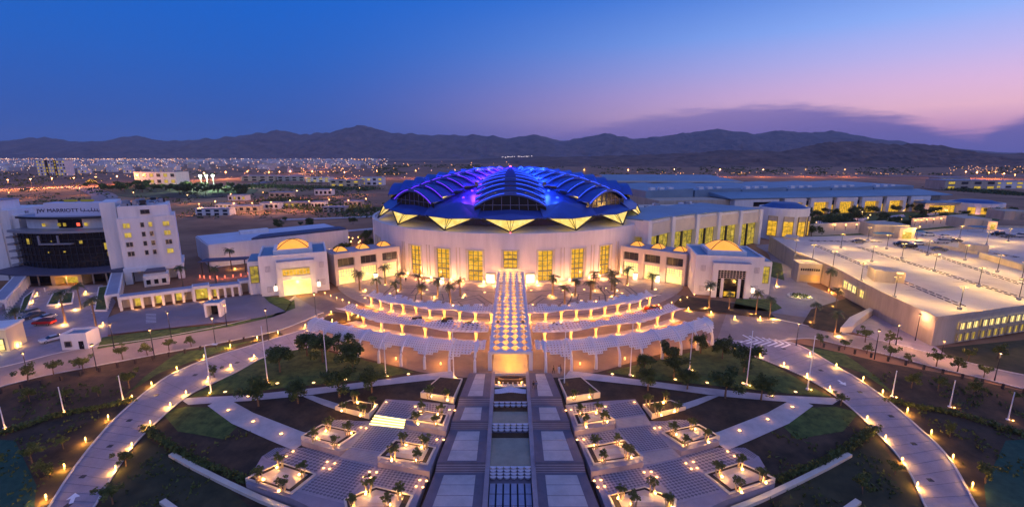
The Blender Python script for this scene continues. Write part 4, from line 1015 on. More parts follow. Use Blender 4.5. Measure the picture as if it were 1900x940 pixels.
    for k in range(4): part('roof_plant', MB().box(14 + k, 14.6 + k, 8 + k, 9 + k, 25.6, 26.6), GREYM, t)
    # low conference wing behind
    t = thing('conference_wing', 'low white hotel wing with slate roof strip behind the right tower', 'building', (-118, 186, 0), math.radians(42))
    mb = MB(); mb.box(-6, 52, 0, 30, 0, 9.0); mb.box(-6, 52, -.4, 0, 0, 9.6); part('wall', mb, WHITE, t)
    part('roof', MB().box(-5.6, 51.6, .2, 29.6, 9.0, 9.4), mat('white_roof', (.55, .56, .64), .7, .08, .1), t)
    part('slate_strip', MB().prism([(10, .3), (51.5, .3), (51.5, 9), (16, 9)], 9.4, 10.3), SLATE, t); part('roof_box', MB().box(10, 22, 20, 23, 9.4, 11), WHITE, t)
    t = thing('terrace_awning', 'low slate awning over the red lit hotel terrace beside the right tower', 'awning', (-111, 172, 0), math.radians(24))
    part('awning_roof', MB().prism([(-8, 0), (8, -1), (10, 3), (-6, 6)], 5.2, 5.6, True), SLATE, t)
    for x, y in ((-7, .6), (7.4, -.2), (9, 2.8), (-5.6, 5.4)): part('post', MB().lathe([(.2, 0), (.2, 5.2)], 8, x, y), DARKM, t)
    rd = mat('red_terrace_lens', (1, .3, .2), emit=2.0, ecol=(1, .20, .08), sample=False)
    for k in range(9):
        a = -2.6 + k * .24; o = part('rail_lamp', MB().lathe([(.12, 0), (.12, .8), (.2, .85), (.2, 1.0)], 6), rd, t, loc=(2 + 11 * math.cos(a), 2 + 9 * math.sin(a), 0))
        if k % 3 == 1: lamp(o, (0, 0, 1.6), 160, (1, .25, .12), .2)
build_hotel()

for _o in list(bpy.data.objects):
    if _o.name.startswith('hotel_tower') or _o.name.startswith('hotel_block'): _o.scale = (1.10 if 'block' in _o.name else .95, .95, .93)
def build_colonnades():
    def colonnade(px, z, h, bays, label, lit=(), dp=3.2, lz=0.):
        A, B = G(*px[0]), G(*px[1]); d = B - A; L = d.length; rz = math.atan2(d.y, d.x)
        t = thing('colonnade', label, 'colonnade', A, rz); bw = L / bays
        part('roof', MB().box(-.3, L + .3, -.4, dp + .2, h - .9, h), WHITE, t); part('roof_top', MB().box(0, L, -.1, dp - .1, h, h + .1), GREYROOF, t)
        for k in range(bays + 1): part('column', MB().box(k * bw - .32, k * bw + .32, -.3, .35, 0, h - .9), WHITE, t)
        part('back_wall', MB().box(0, L, dp - .3, dp, 0, h - .9), SAND, t)
        for k in lit: o = part('lit_bay', MB().box(k * bw + .5, (k + 1) * bw - .5, dp - .5, dp - .32, .2, h - 1.3), ROOMW, t); lamp(o, ((k + .5) * bw, -1.6, .7), 120, WCOL, .2)
        return t
    colonnade([(226, 576), (360, 558)], 0, 4.2, 7, 'long white colonnade wall in front of the right hotel tower', (1, 3, 5))
    colonnade([(362, 560), (390, 556)], 0, 5.0, 1, 'small white gate block in the middle of the colonnade wall', (0,))
    colonnade([(392, 555), (446, 549)], 0, 4.2, 4, 'white colonnade wall between gate block and taller end bays', (0,))
    colonnade([(448, 546), (480, 541)], 0, 4.6, 2, 'taller two-bay white colonnade beside the left gate pavilion')
    # side arms framing the hotel forecourt
    for pa, pb, lab in (((198, 574), (212, 520), 'white flat-roofed pergola arm on the right of the hotel forecourt'), ((-14, 586), (34, 530), 'white flat-roofed pergola arm on the left of the hotel forecourt')):
        A, B = G(*pa), G(*pb); d = B - A; L = d.length; rz = math.atan2(d.y, d.x); t = thing('side_pergola', lab, 'pergola', A, rz)
        part('roof', MB().box(0, L, -3.4, 0, 3.6, 4.3), WHITE, t); part('roof_top', MB().box(.4, L - .4, -3.0, -.4, 4.3, 4.4), GREYROOF, t)
        n = max(3, int(L / 3.2))
        for k in range(n + 1):
            for y in (-3.3, -.5): part('column', MB().box(L * k / n * .97, L * k / n * .97 + .5, y, y + .5, 0, 3.6), WHITE, t)
    # ticket box, kiosk and corner house
    A = G(116, 650); t = thing('guard_house', 'small white guard house with parapet at the hotel entrance road', 'building', A, math.radians(10))
    mb = MB(); mb.box(0, 5.4, 0, 4.4, 0, 3.4)
    for b in ((0, 5.4, 0, .3), (0, 5.4, 4.1, 4.4), (0, .3, .3, 4.1), (5.1, 5.4, .3, 4.1)): mb.box(*b, 3.4, 4.0)
    part('wall', mb, WHITE, t); part('roof', MB().box(.3, 5.1, .3, 4.1, 3.4, 3.5), BLUEROOF, t); window(t, 1.1, 1.1, WINDK, (1.5, 0, 1.0), nx=1, ny=1); d = part('door', MB().box(3.6, 4.6, -.08, 0, 0, 2.1), DARKG, t); part('handle', MB().box(4.35, 4.45, -.14, -.08, .9, 1.1), GREYM, d)
    A = G(381, 590); t = thing('service_kiosk', 'open white cubic kiosk on the hotel car park edge', 'kiosk', A, math.radians(8))
    mb = MB()
    for x in (0, 3.6): mb.box(x, x + .6, 0, 3.6, 0, 3.6)
    mb.box(0, 4.2, 0, 3.6, 3.6, 4.3); part('frame', mb, WHITE, t); part('roof', MB().box(.3, 3.9, .3, 3.3, 4.3, 4.4), BLUEROOF, t); part('back', MB().box(.6, 3.6, 2.6, 3.0, 0, 3.6), DARKG, t)
    A = G(-14, 655); t = thing('corner_house', 'yellow lit white gatehouse cut by the left edge', 'building', A, math.radians(18))
    part('wall', MB().box(-5, 3.2, 0, 6, 0, 5.4), mat('gatehouse_plaster', (.65, .55, .42), .85, .06, .2), t)
    for x in (-3, -.4, 1.9): window(t, 1.2, 2.6, BRIGHTW, (x, 0, .6), nx=1, ny=2); 
    part('roof', MB().box(-5.3, 3.5, -.3, 6.3, 5.4, 5.9), WHITE, t); lamp(t, (1.5, -2.2, 1.2), 260, (1, .7, .2), .3)
    # forecourt surfaces
    sheet('hotel_car_park', [(200, 590), (230, 578), (480, 545), (500, 555), (530, 578), (470, 592), (420, 598), (290, 612), (200, 622)], ASPH, .22, 'grey hotel car park paving behind the green verge', 'car park')
    sheet('verge', [(180, 648), (190, 626), (300, 612), (430, 600), (530, 580), (546, 556), (548, 572), (500, 590), (430, 606), (300, 628)], GRASS, .14, 'green verge between the hotel car park and the road', 'lawn')
    sheet('hotel_forecourt', [(-60, 640), (10, 560), (50, 532), (190, 528), (215, 560), (200, 590), (200, 640), (120, 654), (60, 668), (0, 682), (-60, 690)], LILAC, .12, 'paved hotel forecourt with striped parking bays', 'driveway')
    fc = [o for o in bpy.data.objects if o.name == 'hotel_forecourt'][0]
    for k in range(7):
        for (xa, xb) in ((58, 76), (168, 182)):
            y = 544 + k * 6.2; a = G(xa - k * 2.4 + (k * 2.6 if xa > 100 else 0), y); b = G(xb - k * 2.6 + (k * 2.4 if xa > 100 else 0), y - .8); mb = MB(); mb.bar((a.x, a.y, .145), (b.x, b.y, .145), .28, .012); part('bay_line', mb, PAINT, fc)
    for l, lab in (([(88, 568), (100, 545), (118, 544), (108, 567)], 'left half of the planted island in the hotel forecourt'), ([(112, 567), (122, 545), (137, 545), (134, 564)], 'right half of the planted island in the hotel forecourt'), ([(176, 578), (184, 535), (205, 532), (198, 578)], 'dark planted bed beside the right forecourt pergola'), ([(30, 600), (45, 555), (64, 540), (40, 600)], 'dark planted bed beside the left forecourt pergola')):
        P = [tuple(G(*p))[:2] for p in l]; o = tag(part('planting_bed', MB().prism(P, -.1, .5), GRASS), lab, 'planting bed')
        mb = MB(); Q = [Vector((*p, .3)) for p in P]
        for a, b in zip(Q, Q[1:] + Q[:1]): mb.bar(a, b, .3, .65)
        part('kerb', mb, WHITE, o)
build_colonnades()
# ------------------------------------------------------------------ galleria, halls, parking deck
def build_right():
    # curved galleria from the hall to the round pavilion
    pts = [(1196, 500), (1240, 485), (1285, 475), (1325, 466), (1365, 459), (1402, 452)]
    P = [G(*p) for p in pts]; hh = [19.5, 19.2, 18.8, 18.4, 18.0, 17.6]
    t = thing('galleria', 'long glazed galleria with white piers and green-gold lit bays right of the round hall', 'building', P[0])
    o0 = P[0]
    for k in range(5):
        a, b = P[k] - o0, P[k + 1] - o0; d = (b - a); L = d.length; rz = math.atan2(d.y, d.x); h = hh[k]
        bay = link('bay', MB().box(.01, L - .01, 0, 16, h - 6.6, h).mesh('bay'), WHITE, t, a, rz)
        part('fascia', MB().box(0, L, -.5, 0, h - 6.4, h - 1.2), CREAM, bay)
        part('roof', MB().prism([(0, -.4), (L, -.4), (L, 34), (0, 30)], h, h + .5), BLUEROOF, bay)
        window(bay, L - 2.0, h - 6.8, GWIN, (L / 2, 1.0, .2), nx=5, ny=4, fm=FRAME)
        part('mullion_pier', MB().box(L / 2 - .35, L / 2 + .35, .2, 1.0, 0, h - 6.6), DARKM, bay)
    for k in range(6):
        a = P[k] - o0; h = hh[k]; part('pier', MB().box(-1.0, 1.0, -1.6, 1.4, 0, h + .4), WHITE, t, loc=a, rz=math.radians(30))
    # round pavilion
    c = Vector((152, 254, 0)); R = 12.3
    t = thing('round_pavilion', 'round white pavilion with dark blue cap roof at the end of the galleria', 'building', c)
    part('wall', MB().lathe([(R, 0), (R, 17.2), (R - .8, 17.2), (R - .8, 16.4), (.01, 16.6)], 48), WHITE, t)
    part('cap_roof', MB().lathe([(R - 1.2, 16.6), (R - 1.0, 17.0), (6.5, 19.4), (.01, 19.8)], 32), mat('cap_blue', (.03, .08, .24), .5, .1, .3), t)
    for a in (-52, -18, 14, 44):
        A = math.radians(a); q = thing if 0 else None; x, y, _ = polar(R + .12, A, 0)
        w = window(t, 4.6, 10.4, mat('amber', (1, .6, .1)) if False else YWIN, (x, y, 2.4), A, depth=.5, nx=2, ny=4, fm=FRAME)
        part('lintel_screen', MB().box(-2.3, 2.3, -.4, -.1, 8.0, 10.3), SAND, w)
    # exhibition halls
    A = G(1436, 398); B = G(1750, 390); d = B - A; L = d.length; rz = math.atan2(d.y, d.x)
    t = thing('exhibition_hall', 'long exhibition hall with pale blue roof and gold lit bays behind the garden', 'building', A, rz)
    part('wall', MB().box(-95, L, 4, 110, 0, 12.0), SAND, t)
    part('front_roof', MB().prism([(-40, -2), (L + 4, -2), (L + 4, 26), (-40, 26)], 12.6, lambda p: 13.2 + (p[1] + 2) * .10), BLUEROOF, t)
    for k in range(6):
        x0 = -95 + k * (L + 95) / 6; x1 = -95 + (k + 1) * (L + 95) / 6 - 1.5
        part('hall_roof', MB().prism([(x0, 26), (x1, 26), (x1, 112), (x0, 112)], 12.0, lambda p: 17.5 + (p[0] - x0) * .035), BLUEROOF, t)
        for q in range(3): part('roof_vent', MB().box(x0 + 6 + q * 8, x0 + 10 + q * 8, 30, 34, 17.6, 19.8), WHITE, t)
    bw = (L - 20) / 6
    for k in range(6):
        x = 6 + k * bw
        por = part('bay', MB().box(x, x + bw * .82, -2.4, 4, 9.2, 12.4), WHITE, t)
        for xx in (x, x + bw * .82 - 3): part('bay_pier', MB().box(xx, xx + 3, -2.4, 4, 0, 9.2), WHITE, por)
        window(por, bw * .82 - 6, 9.0, YWIN, (x + bw * .41, .6, 0), nx=8, ny=3, fm=DARKM)
        part('link', MB().box(x + bw * .82, x + bw, 0, 4, 0, 11), GREYM, t); window(t, bw * .13, 6.2, YWIN, (x + bw * .91, -.02, .4), nx=1, ny=2, fm=DARKM); window(t, bw * .13, 3, DARKG, (x + bw * .91, -.03, 7.0), nx=1, ny=1, fm=DARKM)
    part('end_block', MB().box(-36, 2, -1.5, 4, 0, 12.2), WHITE, t); window(t, 16, 3, DARKG, (-12, -1.5, 7), nx=4, ny=1, fm=DARKM)
    # big hall roof straight behind the round hall
    A = G(1165, 372); t = thing('rear_hall', 'sand coloured hall with pale blue roof rising behind the round hall', 'building', A, math.radians(-4))
    part('wall', MB().box(-18, 110, 0, 90, 0, 19), SAND, t); part('roof', MB().prism([(-19, -1), (111, -1), (111, 92), (-19, 92)], 19, lambda p: 19.6 + (p[1]) * .03), BLUEROOF, t)
    part('roof_edge', MB().box(-19.2, 111.2, -1.4, -1.0, 18.4, 19.9), CREAM, t)
    t = thing('plant_roof', 'low flat roof crowded with grey air-conditioning units beside the round hall', 'building', G(1195, 430), math.radians(10))
    part('slab', MB().box(0, 70, 0, 60, 0, 9.5), CREAM, t); rnd = random.Random(2)
    for k in range(46):
        x, y = rnd.uniform(2, 64), rnd.uniform(8, 56); part('air_unit', MB().box(x, x + rnd.uniform(1.5, 4), y, y + rnd.uniform(1.5, 3), 9.5, 9.5 + rnd.uniform(1, 2.6)), GREYM if k % 2 else WHITE, t)
    # far round pavilion at the right end
    A = G(1806, 394); t = thing('far_pavilion', 'small round pavilion with blue roof and pink washed columns at the far right', 'building', A)
    part('wall', MB().lathe([(17, 0), (17, 8.5), (16, 8.5), (16, 8), (.01, 8)], 32), WHITE, t); part('cap_roof', MB().lathe([(15.6, 8.1), (9, 10.2), (.01, 10.4)], 24), mat('cap_blue', (.03, .08, .24)), t)
    for a in (-50, -25, 0, 25, 50): Aa = math.radians(a); x, y, _ = polar(17.1, Aa, 0); w = window(t, 4.5, 5, YWIN, (x, y, .4), Aa, nx=2, ny=2); lamp(w, (3.4, -2.5, .8), 450, (1, .42, .34), .4)
    part('side_wing', MB().box(-42, -14, -2, 14, 0, 7.5), WHITE, t); window(t, 20, 5.4, YWIN, (-28, -2, .4), nx=6, ny=2, fm=DARKM); part('wing_roof', MB().box(-44, -10, -5, 30, 7.5, 8.6), BLUEROOF, t)
    # garden terrace between the halls and the deck
    sheet('hall_garden', [(1480, 440), (1490, 405), (1540, 396), (1760, 392), (1860, 398), (1850, 415), (1700, 432), (1600, 440)], GRASS, .05, 'planted garden in front of the exhibition halls', 'lawn')
    for l, lab in (([(1508, 425), (1515, 408), (1535, 404), (1545, 418), (1540, 428)], 'leftmost'), ([(1575, 408), (1600, 403), (1612, 405), (1600, 411)], 'second'), ([(1642, 402), (1676, 398), (1680, 402), (1650, 406)], 'third'), ([(1710, 397), (1740, 394), (1742, 398), (1715, 401)], 'rightmost')):
        P = [tuple(G(*p))[:2] for p in l]; struct('garden_terrace_paving', MB().prism(P, -.1, .25), PALE, '%s pale paved court in the hall garden' % lab, 'paving')
build_right()

DZ = 6.6
def build_deck():
    base = G(1737, 594, DZ); t = thing('parking_deck', 'wide parking deck on the right with lit upper level and sand coloured walls', 'parking deck')
    px = [(1428, 441), (1475, 470), (1548, 500), (1634, 546), (1737, 594), (1900, 571), (2120, 540), (2200, 470), (1990, 424), (1840, 421), (1660, 434)]
    P = [tuple(G(*p, DZ))[:2] for p in px]
    part('deck_slab', MB().prism(P, -.1, DZ), SAND, t)
    part('deck_surface', MB().prism([tuple(G(*p, DZ))[:2] for p in [(1434, 442.4), (1478, 470), (1551, 500), (1638, 546), (1738, 592), (1900, 569), (2110, 539), (2185, 470), (1985, 425.5), (1840, 422.6), (1662, 435.5)]], DZ, DZ + .05), mat('deck_concrete', (.46, .41, .38), .75, .18, .07), t)
    V = [Vector((*p, DZ)) for p in P]
    for k in range(len(V) - 1):
        mb = MB(); a, b = V[k], V[k + 1]; mb.bar((a.x, a.y, DZ + .45), (b.x, b.y, DZ + .45), .4, .95); part('parapet', mb, SAND, t)
    def on_wall(a, b, f, w, h, z, m, nx=1, ny=1, off=.25):
        p = a.lerp(b, f); d = b - a; rz = math.atan2(d.y, d.x); n = Vector((d.y, -d.x, 0)).normalized() * off; return window(t, w, h, m, (p.x + n.x, p.y + n.y, z), rz, nx=nx, ny=ny, fm=SAND, depth=.35)
    a, b = V[4], V[5]     # near right facade: two rows of lit openings in groups of three
    L = (b - a).length
    for g in range(4):
        for k in range(3 if g == 0 else 4):
            f = (9.0 + (g * 8.2 if g == 0 else 8.2 + (g - 1) * 10.2) + k * 2.35) / L
            if f < 1.6: on_wall(a, b, f, 1.75, 1.7, 3.5, BRIGHTW, 2, 1); on_wall(a, b, f, 1.5, 1.9, .5, ROOMW, 2, 1)
    a, b = V[2], V[3]; L = (b - a).length
    for k, f in enumerate((.34, .44, .54, .70)): on_wall(a, b, f, 2.6, 2.2, 3.0, BRIGHTW, 2, 2)
    for k in range(8): on_wall(a, b, -.30 + k * .035, .8, .7, 4.6, WINDK) if 0 else None
    a, b = V[1], V[2]
    mb = MB()
    for f in (.35, .6): p = a.lerp(b, f)
    # stair cores and blocks standing on the deck
    for (pp, w, d_, h, z0, rz, lab) in (((1634, 562), 5.2, 5.0, 10.2, 0, -24, 'stair_core'), ((1500, 524), 7.5, 4, 6.9, 0, -14, 'entry_block'), ((1462, 470), 5, 6, 7.6, 0, -38, 'wall_block')):
        q = G(pp[0], pp[1]); o = part(lab, MB().box(-w / 2, w / 2, 0, d_ + 3, 0, h), SAND, t, loc=q, rz=math.radians(rz))
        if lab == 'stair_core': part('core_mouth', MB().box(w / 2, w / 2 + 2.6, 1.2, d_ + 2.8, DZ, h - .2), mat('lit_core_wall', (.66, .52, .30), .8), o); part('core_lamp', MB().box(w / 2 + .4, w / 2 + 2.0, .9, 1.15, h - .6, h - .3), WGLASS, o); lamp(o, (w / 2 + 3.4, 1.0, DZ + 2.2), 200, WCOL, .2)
        if lab == 'entry_block':
            g = MB(); [g.box(-3 + k * .7, -2.6 + k * .7, -.15, 0, 4.4, 5.2) for k in range(9)]; part('vent_slots', g, DARKM, o)
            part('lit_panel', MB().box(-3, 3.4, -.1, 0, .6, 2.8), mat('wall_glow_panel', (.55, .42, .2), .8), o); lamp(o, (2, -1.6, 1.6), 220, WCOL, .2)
    dk = G(1652, 440, DZ); o = part('deck_lobby', MB().box(-7.5, 7.5, 0, 12, DZ, DZ + 6.0), SAND, t, loc=(dk.x, dk.y, 0), rz=math.radians(-8))
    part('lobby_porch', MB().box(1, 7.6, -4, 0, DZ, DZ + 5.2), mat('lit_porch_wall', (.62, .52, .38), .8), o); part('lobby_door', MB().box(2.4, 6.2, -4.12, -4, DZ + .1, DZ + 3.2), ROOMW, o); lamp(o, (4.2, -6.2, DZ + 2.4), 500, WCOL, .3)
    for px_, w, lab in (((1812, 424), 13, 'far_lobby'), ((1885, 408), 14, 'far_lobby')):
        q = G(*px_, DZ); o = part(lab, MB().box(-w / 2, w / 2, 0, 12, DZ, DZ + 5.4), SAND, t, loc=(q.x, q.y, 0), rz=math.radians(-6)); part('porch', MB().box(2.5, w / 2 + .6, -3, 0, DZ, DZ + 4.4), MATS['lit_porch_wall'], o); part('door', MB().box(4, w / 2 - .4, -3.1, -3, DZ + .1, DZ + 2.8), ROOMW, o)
        lamp(o, (5, -5, DZ + 2.4), 500, WCOL, .3)
    for pq, w in (((1740, 462), 0), ):
        a = G(1700, 452, DZ); b = G(1815, 472, DZ); mb = MB(); mb.bar((a.x, a.y, DZ + .7), (b.x, b.y, DZ + .7), 1.2, 1.4); part('ramp_wall', mb, SAND, t)
        a = G(1820, 478, DZ); b = G(1900, 502, DZ); mb = MB(); mb.bar((a.x, a.y, DZ + 1.0), (b.x, b.y, DZ + 1.0), 1.6, 2.2); r = part('ramp_wall', mb, SAND, t)
        q = G(1811, 470, DZ); part('ramp_head', MB().box(-3.6, 3.6, 0, 5, DZ, DZ + 3.4), SAND, t, loc=(q.x, q.y, 0), rz=math.radians(-20))
    # wheel-stop rows and bay lines
    WS = mat('wheel_stop', (.07, .065, .09), .7)
    for (a, b) in (((1507, 453), (1790, 570)), ((1594, 459), (1905, 556)), ((1688, 458), (1905, 531)), ((1500, 447), (1640, 449)), ((1790, 462), (1905, 480))):
        A, B = G(*a, DZ), G(*b, DZ); d = (B - A); L = d.length; d.normalize(); n = Vector((-d.y, d.x, 0))
        k = int(L / 2.9)
        for i in range(k):
            for s in (-1, 1):
                c = A + d * (i * 2.9 + .4) + n * s * .75; mb = MB(); mb.bar((c.x, c.y, DZ + .13), (c.x + d.x * 1.9, c.y + d.y * 1.9, DZ + .13), .3, .16); part('wheel_stop', mb, WS, t)
        for i in range(1, k, 6):
            c = A + d * i * 2.9; mb = MB(); mb.bar((c.x - n.x * 5, c.y - n.y * 5, DZ + .062), (c.x + n.x * 5, c.y + n.y * 5, DZ + .062), .22, .012); part('bay_line', mb, WS, t)
    # retaining court below the deck
    for l, lab in (([(1558, 618), (1575, 598), (1612, 580), (1618, 584), (1588, 606), (1580, 616)], 'pale curved retaining wall of the sunken court beside the parking deck'),):
        Pq = [tuple(G(*p))[:2] for p in l]; tag(part('retaining_wall', MB().prism(Pq, -.1, 1.6), CREAM), lab, 'wall')
    sheet('sunken_court', [(1580, 616), (1588, 606), (1622, 584), (1640, 585), (1737, 643), (1760, 662), (1640, 634)], LILAC, .10, 'lilac paved court between the parking deck and the road', 'paving')
    sheet('turning_circle', [(1392, 560), (1400, 520), (1440, 505), (1470, 500), (1480, 520), (1540, 545), (1560, 560), (1540, 580), (1500, 590), (1430, 580)], ASPH2, .10, 'paved turning circle between the right gate pavilion and the parking deck', 'driveway')
    sheet('side_lane', [(1440, 505), (1425, 470), (1400, 455), (1440, 452), (1480, 490), (1500, 530), (1480, 525)], ASPH2, .07, 'lane running along the parking deck wall', 'road')
    sheet('side_lawn', [(1760, 663), (1737, 646), (1900, 630), (2100, 600), (2200, 740), (1900, 694)], mat('dry_lawn', (.035, .036, .014), .95, scale=.4, col2=(.08, .065, .03), bump=.5), .05, 'dry grass slope below the parking deck facade', 'lawn')
    for l, lab in (([(1250, 565), (1265, 550), (1340, 560), (1420, 575), (1440, 592), (1340, 582), (1262, 574)], 'dark planting bed in front of the right gate pavilion'), ([(1360, 574), (1366, 556), (1430, 556), (1450, 572), (1430, 580)], 'grass bed with palms right of the gate pavilion'), ([(1490, 600), (1505, 575), (1570, 555), (1612, 578), (1575, 600), (1560, 620), (1510, 610)], 'dark planting bed with palms below the parking deck'), ([(580, 605), (620, 580), (670, 586), (680, 592), (640, 600)], 'dark planting island left of the pergolas'), ([(490, 552), (525, 553), (540, 560), (530, 578), (500, 562)], 'small green bed below the left gate pavilion'), ([(1400, 505), (1405, 480), (1450, 490), (1455, 520)], 'green bed behind the right gate pavilion')):
        Pq = [tuple(G(*p))[:2] for p in l]; o = tag(part('planting_bed', MB().prism(Pq, -.1, .35), GRASS if 'green' in lab or 'grass' in lab else SOIL), lab, 'planting bed')
    c = G(1484, 551); o = thing('roundabout_bed', 'round planted bed with lights in the turning circle', 'planting bed', c); part('kerb', MB().lathe([(3.6, 0), (3.6, .45), (3.2, .45), (3.2, .3)], 24), KERB, o)
    part('plants', leaf_mass(3.0, .8, 260, .28, 5), LEAF2, o)
    for x in (-1.8, 1.8): q = part('bed_lamp', MB().lathe([(.14, 0), (.14, .3), (.1, .32)], 8), WGLASS, o, loc=(x, -1.8, .4)); lamp(q, (0, 0, .7), 140, (1, .75, .25), .15)
def leaf_mass(r, h, n, sz, seed):
    rnd = random.Random(seed); mb = MB()
    for _ in range(n):
        a = rnd.uniform(0, 2 * PI); q = r * math.sqrt(rnd.random()); c = Vector((q * math.cos(a), q * math.sin(a), .2 + h * rnd.random() * (1 - (q / r) ** 2 * .6)))
        u = Vector((rnd.gauss(0, 1), rnd.gauss(0, 1), rnd.gauss(0, 1))).normalized() * sz; v = Vector((rnd.gauss(0, 1), rnd.gauss(0, 1), rnd.gauss(0, 1))).normalized() * sz
        mb.quad(c - u, c + v, c + u, c - v)
    return mb
build_deck()

# ------------------------------------------------------------------ vegetation
def make_palm(seed, h=5.0, fl=2.2, nf=26):
    rnd = random.Random(seed); t = thing('palm_tree', '', 'palm'); b = rnd.uniform(-.25, .25)
    part('trunk', MB().tube([(b * (k / 6) ** 2, 0, h * k / 6) for k in range(7)], [.30, .24, .22, .21, .2, .2, .24], 7), PALMBARK, t)
    mb = MB()
    for k in range(nf):
        a = 2 * PI * k / nf * 2.4 + rnd.uniform(-.2, .2); el = rnd.uniform(-.2, 1.25); L = fl * rnd.uniform(.8, 1.1); P = []; p = Vector((b, 0, h)); d = el
        for i in range(7): P.append(p.copy()); p += Vector((math.cos(a) * math.cos(d), math.sin(a) * math.cos(d), math.sin(d))) * L / 6; d -= .30
        sd = Vector((-math.sin(a), math.cos(a), 0))
        for i in range(6):
            for s in (-1, 1):
                q = P[i]; e = P[i + 1]; w = .62 * fl / 2.2 * math.sin(PI * (i + 1.2) / 8)
                for f in (0, .5):
                    m = q.lerp(e, f); mb.quad(m, m.lerp(e, .45), m.lerp(e, .9) + sd * s * w - Vector((0, 0, w * .35)))
    part('crown', mb, PALMLEAF, t); return t
def make_tree(name, seed, h, r, n, leaf, m, stems=1, cat='tree'):
    rnd = random.Random(seed); t = thing(name, '', cat); tr = MB(); th = h * .45
    tips = []
    for s in range(stems):
        a = 2 * PI * s / max(1, stems) + .4; o = Vector((math.cos(a), math.sin(a), 0)) * (.0 if stems == 1 else .28)
        top = o * 1.6 + Vector((rnd.uniform(-.1, .1), rnd.uniform(-.1, .1), th)); tr.tube([o, o.lerp(top, .5), top], [.035 * h + .02, .028 * h + .015, .02 * h + .01], 5)
        for k in range(4 if stems == 1 else 2):
            a2 = rnd.uniform(0, 2 * PI); e = top + Vector((math.cos(a2) * r * .6, math.sin(a2) * r * .6, h * .28)); tr.tube([top, top.lerp(e, .5) + Vector((0, 0, .1)), e], [.018 * h, .012 * h, .006 * h], 4); tips.append(e)
    part('trunk', tr, BARK if stems == 1 else mat('pale_bark', (.34, .26, .16), .85, .2, 4), t)
    mb = MB(); cl = [Vector((rnd.gauss(0, .5) * r, rnd.gauss(0, .5) * r, h * .68 + rnd.gauss(0, .13) * h)) for _ in range(9)] + tips
    for _ in range(n):
        c = rnd.choice(cl); q = Vector((rnd.gauss(0, 1), rnd.gauss(0, 1), rnd.gauss(0, .75))); q = q.normalized() * (r * .42 * rnd.random() ** .5); p = c + q
        if p.z < th * .7: continue
        u = Vector((rnd.gauss(0, 1), rnd.gauss(0, 1), rnd.gauss(0, .6))).normalized() * leaf * rnd.uniform(.6, 1.2); v = u.cross(Vector((rnd.gauss(0, 1), rnd.gauss(0, 1), rnd.gauss(0, 1)))).normalized() * leaf * .5
        mb.quad(p - u, p + v, p + u, p - v)
    part('crown', mb, m, t); return t

def place(protos, pts, group, text, frm='left', sc=(.85, 1.15), zoff=0., rnd=random.Random(21)):
    out = []
    for i, p in enumerate(pts):
        pr = protos[i % len(protos)]; r = pr.put((p[0], p[1], p[2] + zoff), rnd.uniform(0, 6.28), rnd.uniform(*sc)); r['group'] = group; out.append(r)
    seq(out, text, frm); return out

